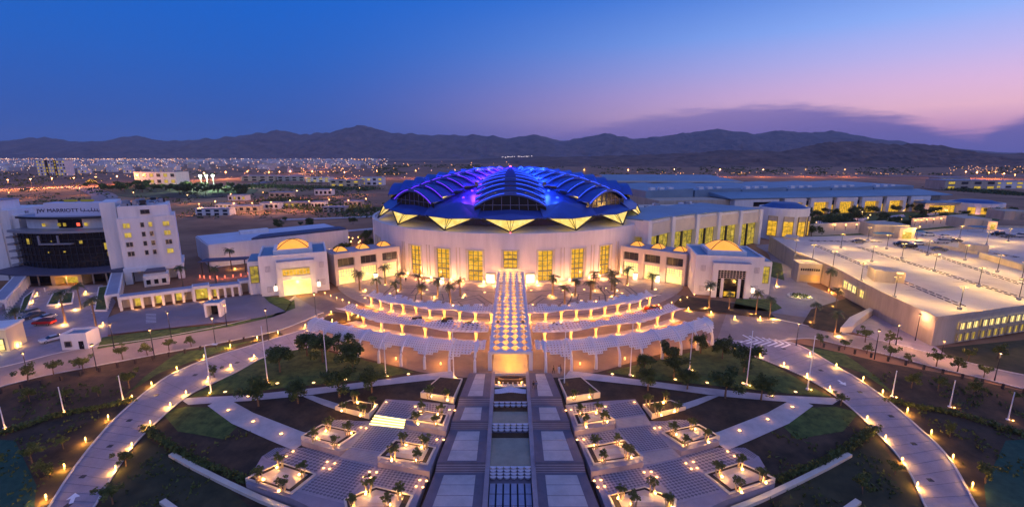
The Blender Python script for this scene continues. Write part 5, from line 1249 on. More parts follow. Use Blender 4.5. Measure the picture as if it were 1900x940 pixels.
def build_plants():
    def uplit(t, w, d=.9, z=.25, col=(1, .48, .10), r=.12):
        o = part('uplight', MB().lathe([(.16, 0), (.16, .18), (.13, .2)], 8), WGLASS, t, loc=(d * .7, -d, 0)); lamp(o, (0, 0, z), w, col, r)
    # plaza palms
    P1 = [make_palm(k, 4.6, 2.2) for k in (1, 2, 3)]
    for p in P1: uplit(p, 300, 1.1, .5)
    pr = [Proto(p) for p in P1]
    Z2 = lambda x, y: (440 + x / 3.917, 420 + y / 3.917); Z7 = lambda x, y: (960 + x / 3.917, 480 + y / 3.917)
    px = [Z2(*p) for p in ((893, 465), (1023, 505), (1078, 420), (1190, 460), (1162, 530), (1325, 480), (1340, 545), (1460, 505), (1622, 505), (1550, 565))] + [Z7(*p) for p in ((255, 265), (343, 335), (420, 270), (548, 225), (530, 310), (685, 230), (705, 285), (797, 190), (977, 225))]
    place(pr, [G(x, y, .16) for x, y in px], 'palms on the plaza', '{} date palm from the left on the paved plaza', sc=(1.1, 1.4))
    # palms by the hotel and by the deck
    P2 = [make_palm(k, 8.6, 3.0, 30) for k in (11, 12)]
    for p in P2: uplit(p, 700, 1.3, .5)
    pr2 = [Proto(p) for p in P2]
    place(pr2, [G(*p) for p in ((38, 628), (151, 573), (122, 600), (180, 612))], 'tall palms at the hotel', '{} tall uplit palm from the left in the hotel forecourt', sc=(.8, 1))
    place(pr2, [G(*p) for p in ((1402, 585), (1427, 592), (1441, 530), (1537, 540), (1550, 572), (1510, 602), (1548, 622), (1352, 575), (1315, 572))], 'tall palms by the deck', '{} tall palm from the left between right gate pavilion and parking deck', sc=(.55, .85))
    place(pr2, [G(*p) for p in ((402, 532), (340, 535), (470, 470), (455, 480), (500, 468), (430, 500))], 'palms behind the colonnade', '{} uplit palm from the left behind the hotel colonnade wall', sc=(.6, .95))
    # garden trees
    T = [Proto(make_tree('garden_tree', k, 6.4, 3.0, 1900, .30, LEAF)) for k in (5, 6, 7)]
    Lp = [(480, 753), (553, 748), (630, 737), (690, 728), (520, 690), (600, 672), (655, 690), (570, 660), (640, 655)]
    place(T, [G(*p) for p in Lp], 'trees on the left lawn', '{} dark leafy tree from the left on the left pergola lawn', sc=(.65, 1.0))
    place(T, [G(*p) for p in ((1202, 724), (1275, 722), (1345, 738), (1412, 742), (1195, 690), (1240, 672), (1300, 655), (1340, 665), (1380, 690), (1250, 700))], 'trees on the right lawn', '{} dark leafy tree from the left on the right pergola lawn', sc=(.6, 1.0))
    S = [Proto(make_tree('young_tree', k, 3.4, 1.3, 800, .20, LEAF2)) for k in (15, 16)]
    a = place(S, [G(*p) for p in ((52, 707), (100, 696), (148, 684), (228, 667), (274, 660), (314, 651), (355, 643), (120, 745), (183, 735), (240, 720), (55, 745), (155, 690), (398, 700), (60, 860), (82, 880), (118, 832), (235, 865), (210, 935), (95, 885))], 'young trees in the left garden', '{} young tree from the left in the left garden and roadside', sc=(.6, 1.05))
    place(S, [G(*p) for p in ((1522, 640), (1567, 648), (1608, 656), (1650, 666), (1685, 674), (1737, 680), (1776, 690), (1825, 700), (1690, 720), (1740, 725), (1805, 735), (1880, 745), (1762, 810), (1560, 752), (1828, 895), (1660, 880), (1600, 915), (1605, 635), (1650, 640), (1796, 670), (1850, 665))], 'young trees in the right garden', '{} young tree from the left in the right garden and roadside', sc=(.6, 1.05))
    # small multi-stem trees in the planters, each with its uplight
    M_ = [make_tree('planter_tree', k, 2.5, .62, 420, .16, LEAF2, 4) for k in (31, 32, 33)]
    for m in M_: uplit(m, 190, .45, .3, (1, .48, .11), .1)
    pm = [Proto(m) for m in M_]
    for side in ('left', 'right'):
        place(pm, [(x, y, z) for x, y, z, s in TREES_PL if s == side], 'uplit trees in the %s planters' % side, '{} small uplit multi-stem tree from the left in the %s terrace planters' % side, sc=(.85, 1.1))
    # hall garden trees, seen above the deck
    T2 = [Proto(make_tree('hall_garden_tree', k, 7.5, 4.2, 1100, .55, LEAF)) for k in (41, 42, 43)]
    rnd = random.Random(5); pts = []
    for k in range(44):
        x = rnd.uniform(1490, 1765); y = rnd.uniform(396, 428) - (x - 1490) * .03; pts.append(G(x, y))
    pts += [G(*p) for p in ((1490, 436), (1505, 440), (1850, 405), (1865, 400), (1840, 400), (1880, 398), (1790, 402))]
    place(T2, pts, 'trees in the hall garden', '{} leafy tree from the left in the garden before the exhibition halls', sc=(.6, 1.05))
    # trees behind the left gallery and toward the desert
    pts = []
    for k in range(40): pts.append(G(rnd.uniform(500, 685), rnd.uniform(408, 472)))
    place(T2, pts, 'trees behind the left gallery', '{} scattered tree from the left behind the left link gallery', sc=(.35, .7))
    pts = []
    for k in range(46):
        x = rnd.uniform(160, 460); y = 346 + (x - 160) * .03 + rnd.uniform(-3, 10); pts.append(G(x, y))
    place(T2, pts, 'trees in the distant park', '{} dark tree from the left in the distant park above the hotel', sc=(.9, 1.5))
    for a, b, lab in (((460, 345), (690, 352), 'dark scrub line across the desert left of the round hall'), ((500, 372), (690, 395), 'dark scrub beside the desert road left of the round hall'), ((1770, 352), (1900, 362), 'dark scrub beyond the exhibition halls at the right edge')):
        A, B = G(*a), G(*b); mb = MB()
        for k in range(1800):
            p = A.lerp(B, rnd.random()) + Vector((rnd.gauss(0, 9), rnd.gauss(0, 16), rnd.random() ** 2 * 3)); u = Vector((rnd.gauss(0, 1), rnd.gauss(0, 1), rnd.gauss(0, .6))).normalized() * 1.6; v = Vector((rnd.gauss(0, 1), rnd.gauss(0, 1), rnd.gauss(0, 1))).normalized() * 1.2; mb.quad(p - u, p + v, p + u, p - v)
        tag(part('scrub', mb, LEAF), lab, 'scrub', None, 'stuff')
    # ground cover tufts in the foreground beds
    mb = MB()
    for k in range(9000):
        x = rnd.uniform(-95, 95); y = rnd.uniform(56, 92)
        if noise.noise(Vector((x * .13, y * .13, 2))) < .02: continue
        p_ = (abs(x) * F / (y * math.cos(PT) - (zt(y) - H) * math.sin(PT)), y)
        pxx = CX - p_[0]; pyy = CY - F * (y * math.sin(PT) + (zt(y) - H) * math.cos(PT)) / (y * math.cos(PT) - (zt(y) - H) * math.sin(PT))
        if pxx > 470 or pyy < 690: continue
        ro = [(945, 60), (880, 105), (815, 155), (762, 205), (706, 275), (668, 350), (640, 440), (600, 560)]; ri = [(945, 195), (890, 228), (825, 272), (775, 322), (731, 376), (700, 450), (660, 520), (600, 620)]
        def ip(tb):
            for (a, b), (c, d) in zip(tb[:-1], tb[1:]):
                if pyy >= c: return b + (d - b) * (a - pyy) / (a - c)
            return tb[-1][1]
        if ip(ro) - 8 < pxx < ip(ri) + 8 or (pyy < 800 and pxx > 330): continue
        c = Vector((x, y, zt(y) + .05))
        for q in range(3): u = Vector((rnd.gauss(0, 1), rnd.gauss(0, 1), 0)) * .14; mb.quad(c + u, c - u, c + Vector((rnd.gauss(0, .2), rnd.gauss(0, .2), rnd.uniform(.15, .5))))
    tag(part('ground_cover', mb, LEAF2), 'scattered low tufts over the foreground garden soil', 'ground cover', None, 'stuff')
build_plants()
# ------------------------------------------------------------------ lamps, poles, posts
def build_lamps():
    t = thing('bollard_light', '', 'bollard light'); part('post', MB().lathe([(.12, 0), (.11, .55), (.13, .56)], 8), GREYM, t); part('lens', MB().lathe([(.10, .56), (.11, .9), (.07, .95), (.10, 1.0), (.05, 1.05)], 8), WGLASS, t); lamp(t, (-.1, -.4, .5), 300, (1, .48, .07), .12)
    pr = Proto(t)
    def row(px, text, grp):
        o = [pr.put(G(*p)) for p in px]
        for q in o: q['group'] = grp
        seq(o, text)
    row([(87, 927), (121, 870), (160, 820), (202, 778), (246, 741), (282, 716), (329, 688), (379, 665), (428, 645), (478, 630), (516, 620)], '{} glowing bollard light from the left, outer edge of left ring drive', 'bollard lights')
    row([(216, 873), (246, 830), (280, 789), (317, 755), (346, 733), (387, 706), (429, 683), (472, 665), (561, 638)], '{} glowing bollard light from the left, inner edge of left ring drive', 'bollard lights')
    row([(1502, 660), (1551, 682), (1601, 706), (1637, 731), (1683, 765), (1727, 806), (1767, 852), (1803, 904)], '{} glowing bollard light from the left, outer edge of right ring drive', 'bollard lights')
    row([(1365, 646), (1409, 661), (1454, 679), (1497, 700), (1539, 724), (1608, 780), (1642, 816), (1673, 858), (1701, 904)], '{} glowing bollard light from the left, inner edge of right ring drive', 'bollard lights')
    row([(1277, 576), (1319, 583), (1363, 592), (1410, 593)], '{} glowing bollard light from the left before the right gate pavilion bed', 'bollard lights')
    row([(615, 583), (654, 584), (665, 589), (617, 598), (567, 608)], '{} glowing bollard light from the left around the left planting island', 'bollard lights')
    row([(110, 568), (62, 562), (172, 562), (152, 640), (40, 642), (192, 604), (70, 548), (160, 545)], '{} glowing bollard light from the left in the hotel forecourt', 'bollard lights')
    # low bollards along the plaza edge near both gates
    t = thing('plaza_bollard', '', 'bollard light'); part('post', MB().lathe([(.16, 0), (.14, .6)], 8), GREYM, t); part('lens', MB().lathe([(.15, .6), (.15, .85), (.05, .9)], 8), WGLASS, t); lamp(t, (0, 0, 1.0), 80, WCOL, .14); pr = Proto(t)
    row([(603, 547), (614, 552), (625, 556), (636, 560), (648, 565), (662, 570)], '{} small plaza bollard light from the left beside the left gate pavilion', 'plaza bollards')
    row([(mx(603) + 10, 545), (mx(614) + 8, 550), (mx(625) + 6, 555), (mx(636) + 4, 560), (mx(648), 565), (1222, 570)], '{} small plaza bollard light from the left beside the right gate pavilion', 'plaza bollards')
    # recessed ground lights
    t = thing('ground_light', '', 'ground light'); part('ring', MB().lathe([(.26, 0), (.26, .05), (.2, .06)], 10), GREYM, t); part('lens', MB().lathe([(.19, .05), (.19, .08), (.1, .09)], 10), WGLASS, t); lamp(t, (0, 0, .4), 16, (1, .42, .09), .12); pr = Proto(t)
    for side in ('left', 'right'):
        o = [pr.put((x, y, z)) for x, y, z, q in GLIGHTS if q.startswith(side)]
        for q in o: q['group'] = 'ground lights on the terraces'
        seq(o, '{} recessed ground light from the left on the %s terrace paving' % side)
    Z2 = lambda x, y: (440 + x / 3.917, 420 + y / 3.917); Z7 = lambda x, y: (960 + x / 3.917, 480 + y / 3.917); Z5 = lambda x, y: (780 + x / 3.356, 480 + y / 3.356)
    px = [Z2(*p) for p in ((1075, 425), (1110, 490), (1380, 462), (1425, 540), (1770, 570), (1150, 412), (1800, 480), (930, 520), (1105, 560), (1640, 520))] + [Z7(*p) for p in ((235, 265), (485, 225), (465, 305), (720, 180), (760, 252), (110, 335), (330, 230), (640, 215), (800, 195), (945, 290), (100, 800 - 570))]
    o = [pr.put(G(x, y, .17), 0, 2.0) for x, y in px]
    for q in o: q['group'] = 'ground lights on the plaza'
    seq(o, '{} recessed ground light from the left on the palm plaza')
    px = [(515 - 0, 712), (582, 711), (641, 705), (758, 695), (418, 728 + 0), (461, 736)]
    o = [pr.put(G(x, y) + Vector((0, 0, .12)), 0, 1.5) for x, y in px + [(mx(x), y) for x, y in px] + [(470, 783), (522, 806), (mx(470), 779), (mx(522), 800), (424, 762), (mx(424), 756)]]
    for q in o: q['group'] = 'ground lights on garden paths'
    seq(o, '{} ground light from the left along the pale garden paths')
    # plaza lantern boxes
    t = thing('plaza_lantern', '', 'lantern'); part('base', MB().box(-.7, .7, -.7, .7, 0, .35), CREAM, t); part('glass_box', MB().box(-.6, .6, -.6, .6, .35, 2.6), mat('lantern_box_glass', (1, .9, .75), emit=3.2, ecol=(1, .72, .42)), t); part('cap', MB().box(-.72, .72, -.72, .72, 2.6, 2.8), DARKM, t); lamp(t, (0, -1.2, 1.6), 260, (1, .66, .34), .4); pr = Proto(t)
    o = [pr.put(G(*p, .16)) for p in ((698, 520), (820, 527), (1178, 519), (1219, 524))]
    for q in o: q['group'] = 'glowing lanterns on the plaza'
    seq(o, '{} square glowing lantern from the left against the plaza galleries')
    # white flagpoles
    def pole(h): 
        t = thing('flagpole', '', 'flagpole'); part('base', MB().lathe([(.32, 0), (.3, .25), (.14, .35)], 10), WMET, t); part('mast', MB().tube([(0, 0, .3), (0, 0, h)], [.11, .07], 8), WMET, t); part('finial', MB().lathe([(.05, h), (.12, h + .1), (.05, h + .2)], 8), WMET, t)
        b = part('base_light', MB().lathe([(.14, 0), (.14, .15), (.1, .16)], 8), WGLASS, t, loc=(.5, -.4, .05)); lamp(b, (0, 0, .4), 50, WCOL, .1); return t
    pr = Proto(pole(10.5)); o = []
    for x, b, tp in ((9, 793, 755), (118, 762, 718), (228, 740, 697), (497, 710, 590), (608, 705, 610), (716, 697, 600), (842, 700, 613), (1047, 714, 617), (1169, 696, 600), (1279, 686, 595), (1385, 714, 615), (1498, 722, 624), (1655, 735, 688), (1762, 754, 706), (1870, 778, 728)):
        h = min(max(up(x, b, tp), 4), 12); q = pr.put(G(x, b), 0, (1, 1, h / 10.5)); q['group'] = 'white poles in the gardens'; o.append(q)
    seq(o, '{} slim white pole from the left in the front gardens')
    # dark street lamps
    t = thing('street_lamp', '', 'street lamp'); part('post', MB().tube([(0, 0, 0), (0, 0, 1.2), (0, 0, 7)], [.13, .09, .06], 8), DARKM, t); part('head', MB().lathe([(.1, 6.9), (.32, 7.05), (.28, 7.3), (.05, 7.4)], 8), DARKM, t); part('lens', MB().lathe([(.26, 6.98), (.2, 6.94)], 8), WGLASS, t); lamp(t, (0, 0, 6.6), 1100, (1, .46, .20), .3); pr = Proto(t)
    L_ = ((52, 697, 655), (180, 687, 640), (212, 645, 602), (287, 664, 612), (318, 626, 580), (401, 646, 590), (421, 606, 566), (499, 632, 575), (588, 600, 545), (1318, 540, 500), (1477, 641, 600), (1622, 666, 613), (1662, 640, 603), (1698, 632, 584), (1745, 667, 633), (1845, 706, 655))
    for side, cond in (('left', lambda x: x < 900), ('right', lambda x: x > 900)):
        o = []
        for x, b, tp in L_:
            if cond(x): h = min(max(up(x, b, tp), 4.5), 9); q = pr.put(G(x, b), 0, (1, 1, h / 7)); q['group'] = 'dark street lamps'; o.append(q)
        seq(o, '{} dark street lamp from the left along the %s access road' % side)
    t = thing('arm_lamp', 'tall pale street lamp with bent arm beside the left ring drive', 'street lamp', G(392, 727)); part('post', MB().tube([(0, 0, 0), (0, 0, 9.6), (.3, 0, 9.9), (1.8, 0, 10.1)], [.14, .09, .08, .06], 8), WMET, t); part('head', MB().box(1.5, 2.5, -.2, .2, 10.0, 10.2), WMET, t); b = part('base_light', MB().lathe([(.14, 0), (.14, .2), (.1, .22)], 8), WGLASS, t, loc=(0, -.5, 0)); lamp(b, (0, 0, .4), 90, WCOL, .1)
    # low dark marker posts along the roads
    t = thing('marker_post', '', 'post'); part('post', MB().box(-.16, .16, -.16, .16, 0, .95), mat('post_brown', (.06, .04, .035), .8), t); part('cap', MB().prism([(-.2, -.2), (.2, -.2), (.2, .2), (-.2, .2)], .95, 1.05), mat('post_brown', (.06, .04, .035)), t); pr = Proto(t)
    for pts, side in (([(2, 729), (120, 704), (200, 686), (300, 664), (380, 648), (455, 632)], 'left'), ([(1528, 644), (1640, 668), (1760, 696), (1900, 730)], 'right')):
        P = curve([G(*p) for p in pts], 10); D_ = dense(P, 2.5); L = sum((b - a).length for a, b in zip(P[:-1], P[1:])); o = []; acc = 0; nxt = 0
        for a, b in zip(P[:-1], P[1:]):
            l = (b - a).length
            while nxt <= acc + l: q = pr.put(a.lerp(b, (nxt - acc) / l)); q['group'] = 'low dark posts beside the roads'; o.append(q); nxt += 3.0
            acc += l
        seq(o, '{} low dark post from the left beside the %s access road' % side)
    # deck lamps
    t = thing('deck_lamp', '', 'lamp post'); part('base', MB().box(-.35, .35, -.35, .35, 0, .7), GREYM, t); part('post', MB().tube([(0, 0, .6), (0, 0, 6)], [.10, .07], 8), DARKM, t)
    for s in (-1, 1): a = part('arm', MB().box(min(0, s * .9), max(0, s * .9), -.08, .08, 5.9, 6.0), DARKM, t); part('lens', MB().box(min(s * .4, s * .95), max(s * .4, s * .95), -.12, .12, 5.84, 5.9), WGLASS, a)
    lamp(t, (0, 0, 5.5), 3000, (1, .58, .12), .5); pr = Proto(t); o = []
    for p in ((1475, 473), (1507, 483), (1545, 497), (1597, 522), (1659, 552), (1617, 486), (1673, 480), (1733, 503), (1815, 532), (1890, 556), (1720, 474), (1780, 574), (1560, 460), (1645, 462), (1850, 505), (1895, 520), (1790, 483), (1830, 455), (1700, 444), (1780, 442), (1870, 448), (1610, 445)):
        q = pr.put(G(*p, DZ + .05)); q['group'] = 'lamp posts on the parking deck'; o.append(q)
    seq(o, '{} dark lamp post from the left on the parking deck')
    t = thing('deck_awning', '', 'awning'); part('roof', MB().prism([(-4, -1.6), (4, -1.6), (4, 1.6), (-4, 1.6)], lambda p: 2.5 + (p[1] + 1.6) * .1, lambda p: 2.6 + (p[1] + 1.6) * .1, True), mat('awning_blue', (.05, .17, .27), .6), t)
    for x in (-3.6, 3.6): part('post', MB().lathe([(.1, 0), (.1, 2.6)], 6, x, 1.2), GREYM, t)
    pr = Proto(t); o = [pr.put(G(*p, DZ + .05), math.radians(-6)) for p in ((1637, 443), (1698, 439), (1813, 430))]
    for q in o: q['group'] = 'blue awnings on the deck'
    seq(o, '{} blue awning from the left on the parking deck')
build_lamps()

# ------------------------------------------------------------------ cars and people
def make_car(col, kind, nm):
    t = thing('parked_car', '', 'car'); L, W, Hh = (4.7, 1.85, 1.45) if kind == 'sedan' else (4.9, 1.95, 1.85)
    paint = mat('car_paint_' + nm, col, .25, spec=.6, metal=.2)
    pr = [(-.5, .30), (-.5, .55), (-.46, .62), (-.30, .66), (.34, .68), (.47, .62), (.5, .5), (.5, .30)] if kind == 'sedan' else [(-.5, .28), (-.5, .56), (-.46, .62), (-.26, .66), (.46, .68), (.5, .6), (.5, .28)]
    b = MB(); k = len(pr)
    for s, q in ((-1, 1), (-1, .0), (1, .0), (1, 1)):
        w = W / 2 * (1 if q == 0 else .86)
        for x, z in pr: b.v.append((x * L * (1 if q == 0 else .985), s * (W / 2 if q == 0 else W / 2 * .9), z * Hh + (.03 if q else 0) * (1 if z > .5 else 0)))
    b.v = []; rows = [(-W / 2, 1.), (-W / 2 * .0, 1.03), (W / 2, 1.)]
    for y, q in rows:
        for x, z in pr: b.v.append((x * L * (1.01 if y == 0 else .98), y, z * Hh * (q if z > .4 else 1)))
    for j in range(2):
        for i in range(k - 1): b.f.append((j * k + i, j * k + i + 1, (j + 1) * k + i + 1, (j + 1) * k + i))
    b.f.append(tuple(range(k))[::-1]); b.f.append(tuple(range(2 * k, 3 * k))); part('body', b, paint, t)
    cb = [(-.24, .66), (-.10, .96), (.20, .97), (.40, .68)] if kind == 'sedan' else [(-.25, .66), (-.12, .97), (.40, .98), (.48, .66)]
    c = MB()
    for y in (-W / 2 * .92, W / 2 * .92):
        for x, z in cb: c.v.append((x * L, y * (1 if z < .8 else .82), z * Hh))
    c.f += [(0, 1, 5, 4), (2, 3, 7, 6), (0, 3, 2, 1), (4, 5, 6, 7)]; part('glasshouse', c, WINDK, t)
    r = MB(); r.quad(*[(x * L, y, .985 * Hh) for x, y in ((cb[1][0], -W * .37), (cb[2][0], -W * .37), (cb[2][0], W * .37), (cb[1][0], W * .37))]); part('roof', r, paint, t)
    wm = MB(); P = [(.33 * math.cos(a), 0, .33 * math.sin(a)) for a in [2 * PI * i / 14 for i in range(14)]]
    wm.v += [(x, -.11, z) for x, _, z in P] + [(x, .11, z) for x, _, z in P]; wm.f += [(i, (i + 1) % 14, 14 + (i + 1) % 14, 14 + i) for i in range(14)] + [tuple(range(14)), tuple(range(27, 13, -1))]
    me = wm.mesh('wheel'); me.materials.append(mat('tyre_rubber', (.015, .015, .015), .9))
    hm = MB(); hm.v = [(x * .6, y * 1.06, z * .6) for x, y, z in wm.v]; hm.f = wm.f; hme = hm.mesh('rim'); hme.materials.append(GREYM)
    for x in (-.31, .31):
        for y in (-1, 1): w = link('wheel', me, None, t, (x * L, y * (W / 2 - .09), .33)); link('rim', hme, None, w)
    for y in (-.32, .32):
        part('headlight', MB().box(-.505 * L, -.485 * L, y * W - .2, y * W + .2, .5 * Hh, .58 * Hh), WMET, t); part('tail_light', MB().box(.49 * L, .508 * L, y * W - .2, y * W + .2, .5 * Hh, .6 * Hh), mat('tail_red', (.4, .01, .01), .4), t)
    return t
def build_cars():
    K = {k: Proto(make_car(c, kd, k)) for k, c, kd in (('black', (.012, .012, .014), 'suv'), ('white', (.7, .7, .72), 'sedan'), ('grey', (.10, .10, .11), 'sedan'), ('red', (.32, .02, .015), 'suv'), ('silver', (.42, .42, .45), 'suv'))}
    for k, p, z, rz, lab in (('black', (826, 602), .06, 8, 'black off-roader parked between the left pergola rows'), ('silver', (768, 598), .06, 14, 'silver car parked left of the black off-roader by the pergolas'), ('grey', (873, 606), .06, 6, 'dark sedan parked nearest the canopy on the left side'), ('white', (1033, 607), .06, -5, 'white sedan parked between the right pergola rows'), ('red', (1211, 577), .06, -25, 'red off-roader at the right end of the farthest pergola'),
                            ('grey', (1592, 450), DZ + .06, 10, 'dark sedan alone near the far edge of the parking deck'), ('black', (1672, 456), DZ + .06, -10, 'black off-roader on the deck, left of a pair'), ('black', (1685, 460), DZ + .06, -10, 'black off-roader on the deck, right of a pair'), ('white', (1702, 454), DZ + .06, -8, 'white sedan beside the deck ramp wall near the black pair'), ('grey', (1742, 465), DZ + .06, 160, 'grey sedan in front of the deck ramp wall'), ('white', (1722, 437), DZ + .06, -12, 'white sedan beside the middle blue awning on the deck'), ('white', (1754, 441), DZ + .06, 170, 'white sedan right of the middle deck lobby'), ('grey', (1771, 449), DZ + .06, -10, 'grey sedan behind the deck ramp wall'), ('silver', (1746, 451), DZ + .06, -12, 'silver car just behind the deck ramp wall'),
                            ('black', (1851, 437), DZ + .06, 5, 'black off-roader at the far right of the deck'), ('grey', (1868, 440), DZ + .06, 12, 'grey sedan right of the far black off-roader on the deck'), ('silver', (1894, 440), DZ + .06, 0, 'silver car cut by the right edge on the deck'), ('white', (85, 592), .14, 70, 'white car standing at the hotel forecourt barrier'), ('red', (83, 602), .14, 5, 'red vehicle lowest in the hotel forecourt'), ('white', (98, 632), .14, 60, 'white car leaving on the hotel entrance lane'), ('silver', (53, 585), .14, 75, 'silver car parked at the left of the hotel forecourt'), ('grey', (63, 588), .14, 75, 'dark car parked beside the silver one in the hotel forecourt')):
        q = K[k].put((lambda v: (v.x, v.y, z))(G(*p, z)), math.radians(rz), 1.0 if p[0] < 1500 else 1.15, lab); q['group'] = 'parked cars'
build_cars()

def make_person(col, leg, pose, robe):
    t = None
    J = [(0, 0, .98), (0, 0, 1.2), (0, 0, 1.42), (0, 0, 1.52), (0, -.02, 1.66), (0, 0, 1.76), (.19, 0, 1.40), (.25, .02, 1.12), (.24, -.08 - pose * .1, .86), (-.19, 0, 1.40), (-.25, .02, 1.12), (-.24, -.08 + pose * .1, .86), (.1, 0, .92), (.11, -pose * .18, .50), (.11, -pose * .12, .07), (.11, -pose * .12 - .15, .03), (-.1, 0, .92), (-.11, pose * .16, .50), (-.11, pose * .26, .08), (-.11, pose * .26 - .15, .04)]
    Rr = [.15, .14, .14, .06, .105, .07, .07, .05, .035, .07, .05, .035, .095, .07, .045, .04, .095, .07, .045, .04]
    if robe:
        for k in (13, 14, 17, 18): Rr[k] = .13
    E_ = [(0, 1), (1, 2), (2, 3), (3, 4), (4, 5), (2, 6), (6, 7), (7, 8), (2, 9), (9, 10), (10, 11), (0, 12), (12, 13), (13, 14), (14, 15), (0, 16), (16, 17), (17, 18), (18, 19)]
    me = bpy.data.meshes.new('body'); me.from_pydata(J, E_, []); o = bpy.data.objects.new('tmp', me); COL.objects.link(o)
    sk = o.modifiers.new('s', 'SKIN'); o.modifiers.new('u', 'SUBSURF').levels = 1
    for v, r in zip(me.skin_vertices[0].data, Rr): v.radius = (r, r * .85)
    me.skin_vertices[0].data[0].use_root = True
    m2 = bpy.data.meshes.new_from_object(o.evaluated_get(bpy.context.evaluated_depsgraph_get())); bpy.data.objects.remove(o)
    m2.materials.clear(); skin = mat('skin', (.30, .17, .11), .6)
    for m in (col, skin, leg): m2.materials.append(m)
    for p in m2.polygons:
        z = p.center.z; x = abs(p.center.x); p.material_index = 1 if z > 1.5 or (z < .92 and x > .2) else (0 if z > .92 or robe else 2); p.use_smooth = True
    t = thing('person', '', 'person'); link('body', m2, None, t)
    part('hair', MB().lathe([(.118, 1.66), (.115, 1.74), (.07, 1.80), (.01, 1.82)], 10, 0, .01), mat('hair_black', (.012, .01, .01), .7), t); return t
def build_people():
    w = mat('white_cloth', (.7, .7, .72), .8); k = mat('black_cloth', (.015, .015, .018), .8); b = mat('blue_cloth', (.06, .09, .2), .8)
    A = Proto(make_person(k, k, 1, False)); B = Proto(make_person(w, w, .6, True)); C_ = Proto(make_person(b, k, -.8, False))
    for pr, p, z, rz, lab in ((A, (990, 721), .1, 20, 'person in black walking on the right steps landing, left of two'), (C_, (995, 721), .1, 10, 'person in dark blue walking on the right steps landing, right of two'), (A, (1027, 692), .05, 60, 'person in black standing by the first rib of the right pergola'), (B, (1037, 692), .05, 0, 'person in a white robe beside the right near pergola'), (A, (1040, 690), .05, 90, 'person in black right of the white robed one'), (A, (1115, 540), .17, 0, 'person in black on the right side of the palm plaza'), (C_, (1122, 540), .17, 40, 'person in dark blue on the right side of the palm plaza'), (A, (753, 523), .17, 0, 'lone person in black on the left side of the palm plaza'), (A, (1353, 632), .15, 0, 'lone person walking on the right ring drive near the chevrons'), (B, (84, 541), .15, 0, 'person in white before the hotel entrance')):
        v = G(*p, z); pr.put((v.x, v.y, z), math.radians(rz), 1.0, lab)
build_people()

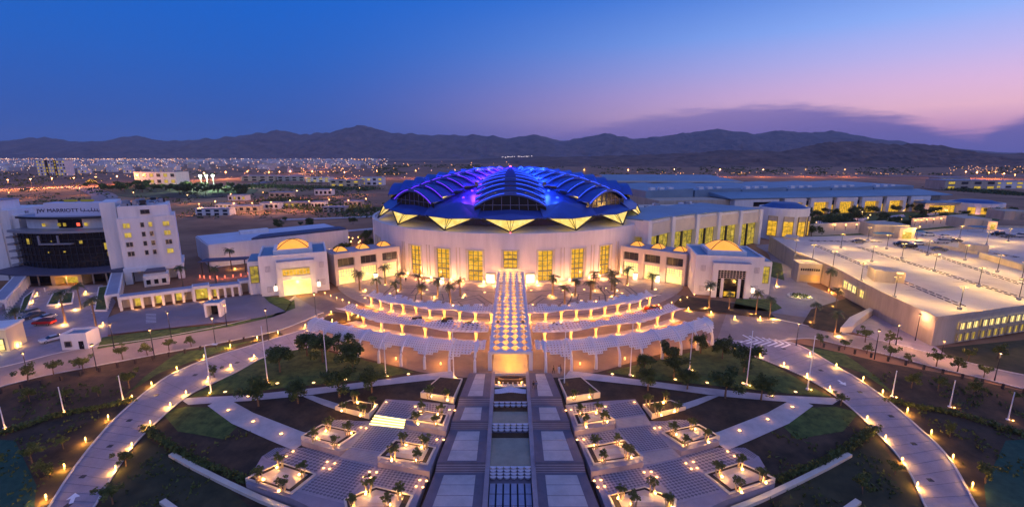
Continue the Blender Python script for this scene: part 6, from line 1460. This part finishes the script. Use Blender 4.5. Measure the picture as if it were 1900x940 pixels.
# ------------------------------------------------------------------ desert, town and highway beyond
def build_far():
    rnd = random.Random(77)
    def road(name, px, w, m, lab, lift=.3):
        P = dense(curve([G(*p) for p in px], 8), 60); struct(name, strip(P, w, lift), m, lab, 'road')
    road('desert_road', [(120, 346), (165, 352), (195, 366), (160, 380), (120, 395)], 22, ASPH, 'dark road curving through the desert behind the hotel', .2)
    road('highway', [(-200, 358), (0, 352), (200, 346), (330, 336), (500, 330), (720, 331), (1000, 331), (1180, 327), (1560, 327), (2000, 326)], 26, ASPH, 'lamp-lit highway across the plain behind the halls', .3)
    road('desert_road', [(340, 352), (480, 340), (560, 322), (610, 312)], 20, ASPH, 'lamp-lit side road climbing towards the town', .25)
    road('desert_road', [(500, 470), (560, 450), (620, 432), (700, 424)], 7, PALE, 'pale service road behind the left gallery', .2)
    road('desert_road', [(520, 425), (580, 445), (640, 462), (690, 470)], 6, PALE, 'pale lower service road behind the left gallery', .24)
    road('desert_road', [(520, 408), (620, 405), (690, 402)], 8, PALE, 'pale upper service road behind the left gallery', .22)
    sheet('park_ground', [(160, 358), (200, 345), (400, 343), (480, 352), (470, 360), (380, 368), (240, 366)], mat('park_green', (.035, .042, .02), .95, scale=.03, col2=(.085, .075, .045)), .1, 'dark green park ground in the desert above the hotel', 'park')
    sheet('sports_pitch', [(384, 358), (392, 353), (462, 352), (448, 359)], mat('pitch_grass', (.05, .16, .03), .9, .2, .05), .3, 'floodlit green sports pitch in the distance', 'sports pitch')
    sheet('sand_track', [(345, 402), (420, 378), (660, 372), (690, 380), (690, 400), (560, 395), (480, 410)], mat('sand_bare', (.22, .115, .065), .95, scale=.05, col2=(.40, .235, .14)), .12, 'bare brown sand area left of the round hall', 'sand')
    fl = thing('floodlight_mast', '', 'floodlight'); part('mast', MB().tube([(0, 0, 0), (0, 0, 18)], [.5, .3], 6), GREYM, fl); part('head', MB().box(-1.5, 1.5, -.4, .4, 17, 18.6), COOLG, fl); lamp(fl, (0, -3, 17), 60000, (.75, 1, .6), 1.5); pr = Proto(fl)
    o = [pr.put(G(*p)) for p in ((375, 351), (386, 350.5), (398, 350))]
    for q in o: q['group'] = 'pitch floodlights'
    seq(o, '{} floodlight mast from the left at the distant sports pitch')
    # highway lamps
    t = thing('highway_lamp', '', 'street lamp'); part('post', MB().tube([(0, 0, 0), (0, 0, 15)], [.25, .14], 6), DARKM, t); part('head', MB().lathe([(.3, 15), (1.0, 15.3), (.9, 15.9), (.3, 16.1)], 8), WGLASS2, t); lamp(t, (0, 0, 14), 60000, (1, .33, .08), 1.); pr = Proto(t)
    row1 = [(700, 331), (772, 331), (845, 331), (1000, 329), (1083, 329), (1165, 328), (1250, 328), (1335, 328), (1415, 328), (1493, 328), (1566, 328)]
    o = [pr.put(G(*p)) for p in row1]
    for q in o: q['group'] = 'highway lamps'
    seq(o, '{} tall orange highway lamp from the left behind the halls')
    row2 = [(18, 352), (60, 350), (100, 348), (140, 347), (180, 345), (220, 343), (262, 340), (300, 338), (340, 336), (380, 334), (420, 332), (460, 331), (500, 331), (540, 330), (580, 331), (610, 331), (640, 332), (560, 322), (585, 317), (605, 312), (520, 331), (1790, 331), (1810, 333), (1832, 333), (1860, 336), (1880, 338), (1845, 331)]
    o = [pr.put(G(*p), 0, .85) for p in row2]
    for q in o: q['group'] = 'town road lamps'
    seq(o, '{} orange road lamp from the left on the roads toward the town')
    # buildings one can tell apart
    def block(px, w, d, h, label, m=WHITE, lit=True, rz=0., rows=2, cols=4):
        b = G(*px); t = thing('distant_building', label, 'building', b, rz); part('wall', MB().box(-w / 2, w / 2, 0, d, 0, h), m, t); part('roof', MB().box(-w / 2 - .4, w / 2 + .4, -.4, d + .4, h, h + .6), GREYROOF, t)
        for r in range(rows):
            for c in range(cols): window(t, w / cols * .5, h / rows * .5, ROOMW if lit and rnd.random() < .55 else WINDK, (-w / 2 + w * (c + .5) / cols, -.05, h * (r + .25) / rows), nx=1, ny=1)
    block((290, 342), 66, 30, 19, 'large white flat building in the desert above the hotel tower', rows=2, cols=6)
    for k, x in enumerate((82, 98, 114)): block((x, 326), 26, 20, 34, '%s tower of the three apartment blocks in the left distance' % ('left', 'middle', 'right')[k], rows=5, cols=4)
    block((640, 346), 44, 20, 9, 'low pale shed left of the round hall roof', SAND); block((690, 344), 34, 16, 12, 'pink lit pale house just left of the round hall roof', WHITE); block((480, 336), 60, 24, 9, 'long low pale shed in the plain', SAND, False); block((540, 336), 50, 20, 8, 'second long low shed in the plain', GREYM, False); block((590, 338), 40, 20, 8, 'white low shed near the highway lamps', WHITE)
    block((620, 394), 18, 8, 4, 'small pale hut in the desert left of the round hall', SAND, False); block((395, 400), 26, 8, 5, 'white cabin behind the low hotel wing', WHITE, False)
    block((1800, 352), 70, 30, 12, 'pale far building right of the exhibition halls', SAND); block((1860, 350), 60, 24, 10, 'second far building near the right edge', WHITE); block((1770, 345), 44, 20, 12, 'far pale building behind the exhibition hall end', SAND)
    for k, (x, y, w, d_, h, lb) in enumerate(((415, 388, 14, 8, 4, 'low white store hut nearest the slate roofed hotel wing'), (455, 392, 22, 8, 4, 'long pale store shed behind the slate roofed hotel wing'), (500, 388, 16, 9, 5, 'sand coloured shed left of the pale service roads'), (548, 384, 20, 8, 4, 'long low sand shed above the service roads'), (590, 386, 12, 8, 5, 'small white cube house above the service roads'), (655, 382, 16, 8, 4, 'low pale shed close to the left rim of the round hall'), (440, 372, 18, 9, 5, 'lone pale shed on the bare sand above the hotel wing'), (520, 366, 24, 10, 5, 'long pale shed in the bare desert left of the blue roof'), (600, 362, 20, 9, 6, 'pale desert house nearest the blue roof on the left'))): block((x, y), w, d_, h, lb, SAND if k % 2 else WHITE, k % 3 == 0, rows=1, cols=4)
    t = thing('yard_lamp', '', 'street lamp'); part('post', MB().tube([(0, 0, 0), (0, 0, 8)], [.14, .09], 6), DARKM, t); part('head', MB().lathe([(.2, 8), (.45, 8.2), (.4, 8.5), (.1, 8.6)], 8), WGLASS2, t); lamp(t, (0, 0, 7.4), 5000, (1, .42, .13), .5); yp = Proto(t); yo = []
    for p in ((372, 398), (402, 392), (436, 396), (470, 396), (505, 394), (540, 390), (575, 392), (612, 388), (648, 390), (680, 386), (430, 376), (490, 372), (552, 368), (615, 366), (668, 362), (350, 378), (250, 372), (150, 362), (60, 366), (20, 372)): q = yp.put(G(*p)); q['group'] = 'yard lamps in the desert'; yo.append(q)
    seq(yo, '{} orange yard lamp from the left in the desert behind the hotel')
    bs = MB()
    for k in range(5200):
        x = rnd.uniform(-60, 1000) if k % 4 else rnd.uniform(1000, 1950); y = rnd.uniform(318, 405) if x < 700 else rnd.uniform(306, 326); 
        if noise.noise(Vector((x * .02, y * .09, 4))) < .0: continue
        p = G(x, y); z_ = p.y / 420
        for q in range(3): c = p + Vector((rnd.gauss(0, 1) * z_, rnd.gauss(0, 2) * z_, rnd.uniform(.2, 1.2))); u = Vector((rnd.gauss(0, 1), rnd.gauss(0, 1), rnd.gauss(0, .5))).normalized() * 1.1 * z_; v = Vector((rnd.gauss(0, 1), rnd.gauss(0, 1), rnd.gauss(0, 1))).normalized() * .8 * z_; bs.quad(c - u, c + v, c + u, c - v)
    tag(part('desert_scrub', bs, LEAF), 'scattered dark scrub over the brown desert plain', 'scrub', None, 'stuff')
    # town: houses large enough to pick out
    hs = []
    for k in range(3):
        t = thing('town_house', '', 'house'); w = 16 + k * 8; h = 8 + k * 3; part('wall', MB().box(-w / 2, w / 2, 0, 14, 0, h), WHITE if k != 1 else CREAM, t); part('roof', MB().box(-w / 2 + 1, w / 2 - 1, 1, 13, h, h + .5), GREYROOF, t); part('upper_room', MB().box(-w / 4, w / 6, 3, 10, h + .5, h + 4), WHITE, t)
        for c in range(3): part('window', MB().box(-w / 3 + c * w / 3 - 1, -w / 3 + c * w / 3 + 1, -.3, 0, 2, 5), ROOMW if c != 1 else WINDK, t)
        hs.append(Proto(t))
    o = []
    for k in range(130):
        u = rnd.random(); x = rnd.choice((rnd.uniform(0, 320), rnd.uniform(310, 700), rnd.uniform(310, 660))); y = rnd.uniform(300, 322) if x < 320 else 299 + abs(rnd.gauss(0, 1)) * 5 + (8 if x > 600 else 0) * 0
        if y > 326: y = 300
        q = hs[k % 3].put(G(x, y), rnd.uniform(-.4, .4), rnd.uniform(.8, 1.5)); q['group'] = 'houses of the distant town'; o.append(q)
    seq_rows = sorted(o, key=screen_x)
    for i, q in enumerate(seq_rows): q['label'] = '%s small pale flat-roofed house from the %s in the distant town' % ((ordn(i), 'left') if i < 65 else (ordn(129 - i), 'right'))
    # town lights and the mass of farther houses
    mb = MB(); mh = MB(); mw = MB()
    def dot(m, p, r):
        n = len(m.v); m.v += [(p.x + r, p.y, p.z), (p.x - r, p.y, p.z), (p.x, p.y - r, p.z), (p.x, p.y, p.z + r), (p.x, p.y, p.z - r)]; m.f += [(n, n + 3, n + 2), (n + 2, n + 3, n + 1), (n, n + 2, n + 4), (n + 2, n + 1, n + 4)]
    for k in range(900):
        x = rnd.choice((rnd.uniform(-20, 330), rnd.uniform(300, 700), rnd.uniform(330, 640))); y = 296.5 + abs(rnd.gauss(0, 1)) ** 1.2 * 6.0
        if y > 332: continue
        p = G(x, max(296, y)); w = rnd.uniform(8, 22) * (1 if p.y < 2500 else 1.6); h = rnd.uniform(5, 14); mh.box(p.x - w / 2, p.x + w / 2, p.y, p.y + w, 0, h)
    for k in range(1500):
        x = rnd.choice((rnd.uniform(-20, 330), rnd.uniform(-20, 330), rnd.uniform(300, 720))); y = 296 + abs(rnd.gauss(0, 1)) ** 1.3 * (9 if x < 330 else 7)
        if y > 345: continue
        p = G(x, y); p.z = rnd.uniform(5, 14); dot(mb if rnd.random() < .6 else mw, p, (.6 + rnd.random() * .9) * p.y / 1600)
    for k in range(60): x = rnd.uniform(930, 988); p = G(x, 329); p = Vector((p.x * 2.9, p.y * 2.9, 0)); d_ = ray(x, 292 + rnd.uniform(-1.5, 1.5) - (x - 930) * .02); s_ = 3290 / d_[1]; dot(mw, Vector((d_[0] * s_, 3285, H + d_[2] * s_)), 2.2)
    for k in range(70): x = rnd.uniform(1760, 1920); p = G(x, 312 + abs(rnd.gauss(0, 10))); p.z = 8; dot(mb, p, .9 * p.y / 1200)
    for k in range(260):
        x = rnd.choice((rnd.uniform(330, 700), rnd.uniform(-10, 330), rnd.uniform(560, 960))); y = rnd.uniform(303, 340)
        p = G(x, y); p.z = rnd.uniform(5, 12); dot(mb, p, (.45 + rnd.random() * .7) * p.y / 1100)
    for k in range(60): x = rnd.uniform(1180, 1760); p = G(x, rnd.uniform(324, 329)); p.z = 6; dot(mb, p, (.4 + rnd.random() * .5) * p.y / 1100)
    tag(part('town_buildings', mh, mat('town_wall', (.5, .45, .45), .85, .2, .01)), 'mass of tiny pale buildings of the far town at left', 'town', None, 'stuff')
    tag(part('town_lights', mb, mat('town_light_amber', (1, .6, .3), emit=2.6, ecol=(1, .42, .12), sample=False)), 'scatter of amber lights of the far town', 'town lights', None, 'stuff'); tag(part('town_lights', mw, mat('town_light_white', (1, .9, .8), emit=1.6, ecol=(1, .80, .74), sample=False)), 'scatter of whitish lights of the far town', 'town lights', None, 'stuff')
    # small amber lights among the trees behind the left gallery
    t = thing('path_light', '', 'path light'); part('post', MB().lathe([(.12, 0), (.1, 2.2)], 6), DARKM, t); part('lens', MB().lathe([(.2, 2.2), (.34, 2.4), (.2, 2.8)], 8), WGLASS, t); lamp(t, (0, 0, 3.0), 260, WCOL, .2); pr = Proto(t); o = []
    for k in range(30): o.append(pr.put(G(rnd.uniform(520, 690), rnd.choice((432, 440, 448, 458, 466, 474)) + rnd.uniform(-3, 3))))
    for q in o: q['group'] = 'path lights behind the gallery'
    seq(o, '{} small path light from the left behind the left gallery'); o = []
    for k in range(26): x = rnd.uniform(1510, 1780); o.append(pr.put(G(x, rnd.uniform(398, 424) - (x - 1500) * .02), 0, 1.2))
    for q in o: q['group'] = 'path lights in the hall garden'
    seq(o, '{} small garden light from the left before the exhibition halls'); o = []
    for p in ((1548, 427), (1568, 427), (1588, 426), (1605, 425), (1697, 418), (1708, 417), (1718, 416), (1731, 415), (1745, 414), (1758, 413), (1767, 412)): o.append(pr.put(G(*p, 3.0), 0, 1.2))
    t = thing('garden_boundary_wall', 'pale wall with lamps behind the parking deck', 'wall'); 
    for a, b in (((1500, 438), (1640, 430)), ((1690, 426), (1790, 416))):
        A, B = G(*a), G(*b); mb = MB(); mb.bar((A.x, A.y, 3.4), (B.x, B.y, 3.4), 1.0, 7.0); part('wall_panel', mb, CREAM, t)
    for q in o: q['group'] = 'lights on the garden wall'
    seq(o, '{} small light from the left on the wall behind the deck')
build_far()

# ------------------------------------------------------------------ dusk haze
def build_haze():
    m = bpy.data.materials.new('dusk_haze'); m.use_nodes = True; nt = m.node_tree; nt.nodes.clear()
    out = nt.nodes.new('ShaderNodeOutputMaterial'); v = nt.nodes.new('ShaderNodeVolumePrincipled'); nt.links.new(v.outputs[0], out.inputs['Volume'])
    v.inputs['Color'].default_value = (.72, .80, 1, 1); v.inputs['Density'].default_value = 4.6e-5; v.inputs['Anisotropy'].default_value = .0
    o = part('haze', MB().box(-15500, 15500, -350, 13000, -9, 620), m); tag(o, 'thin blue dusk haze over the whole plain', 'haze', None, 'stuff')
build_haze()
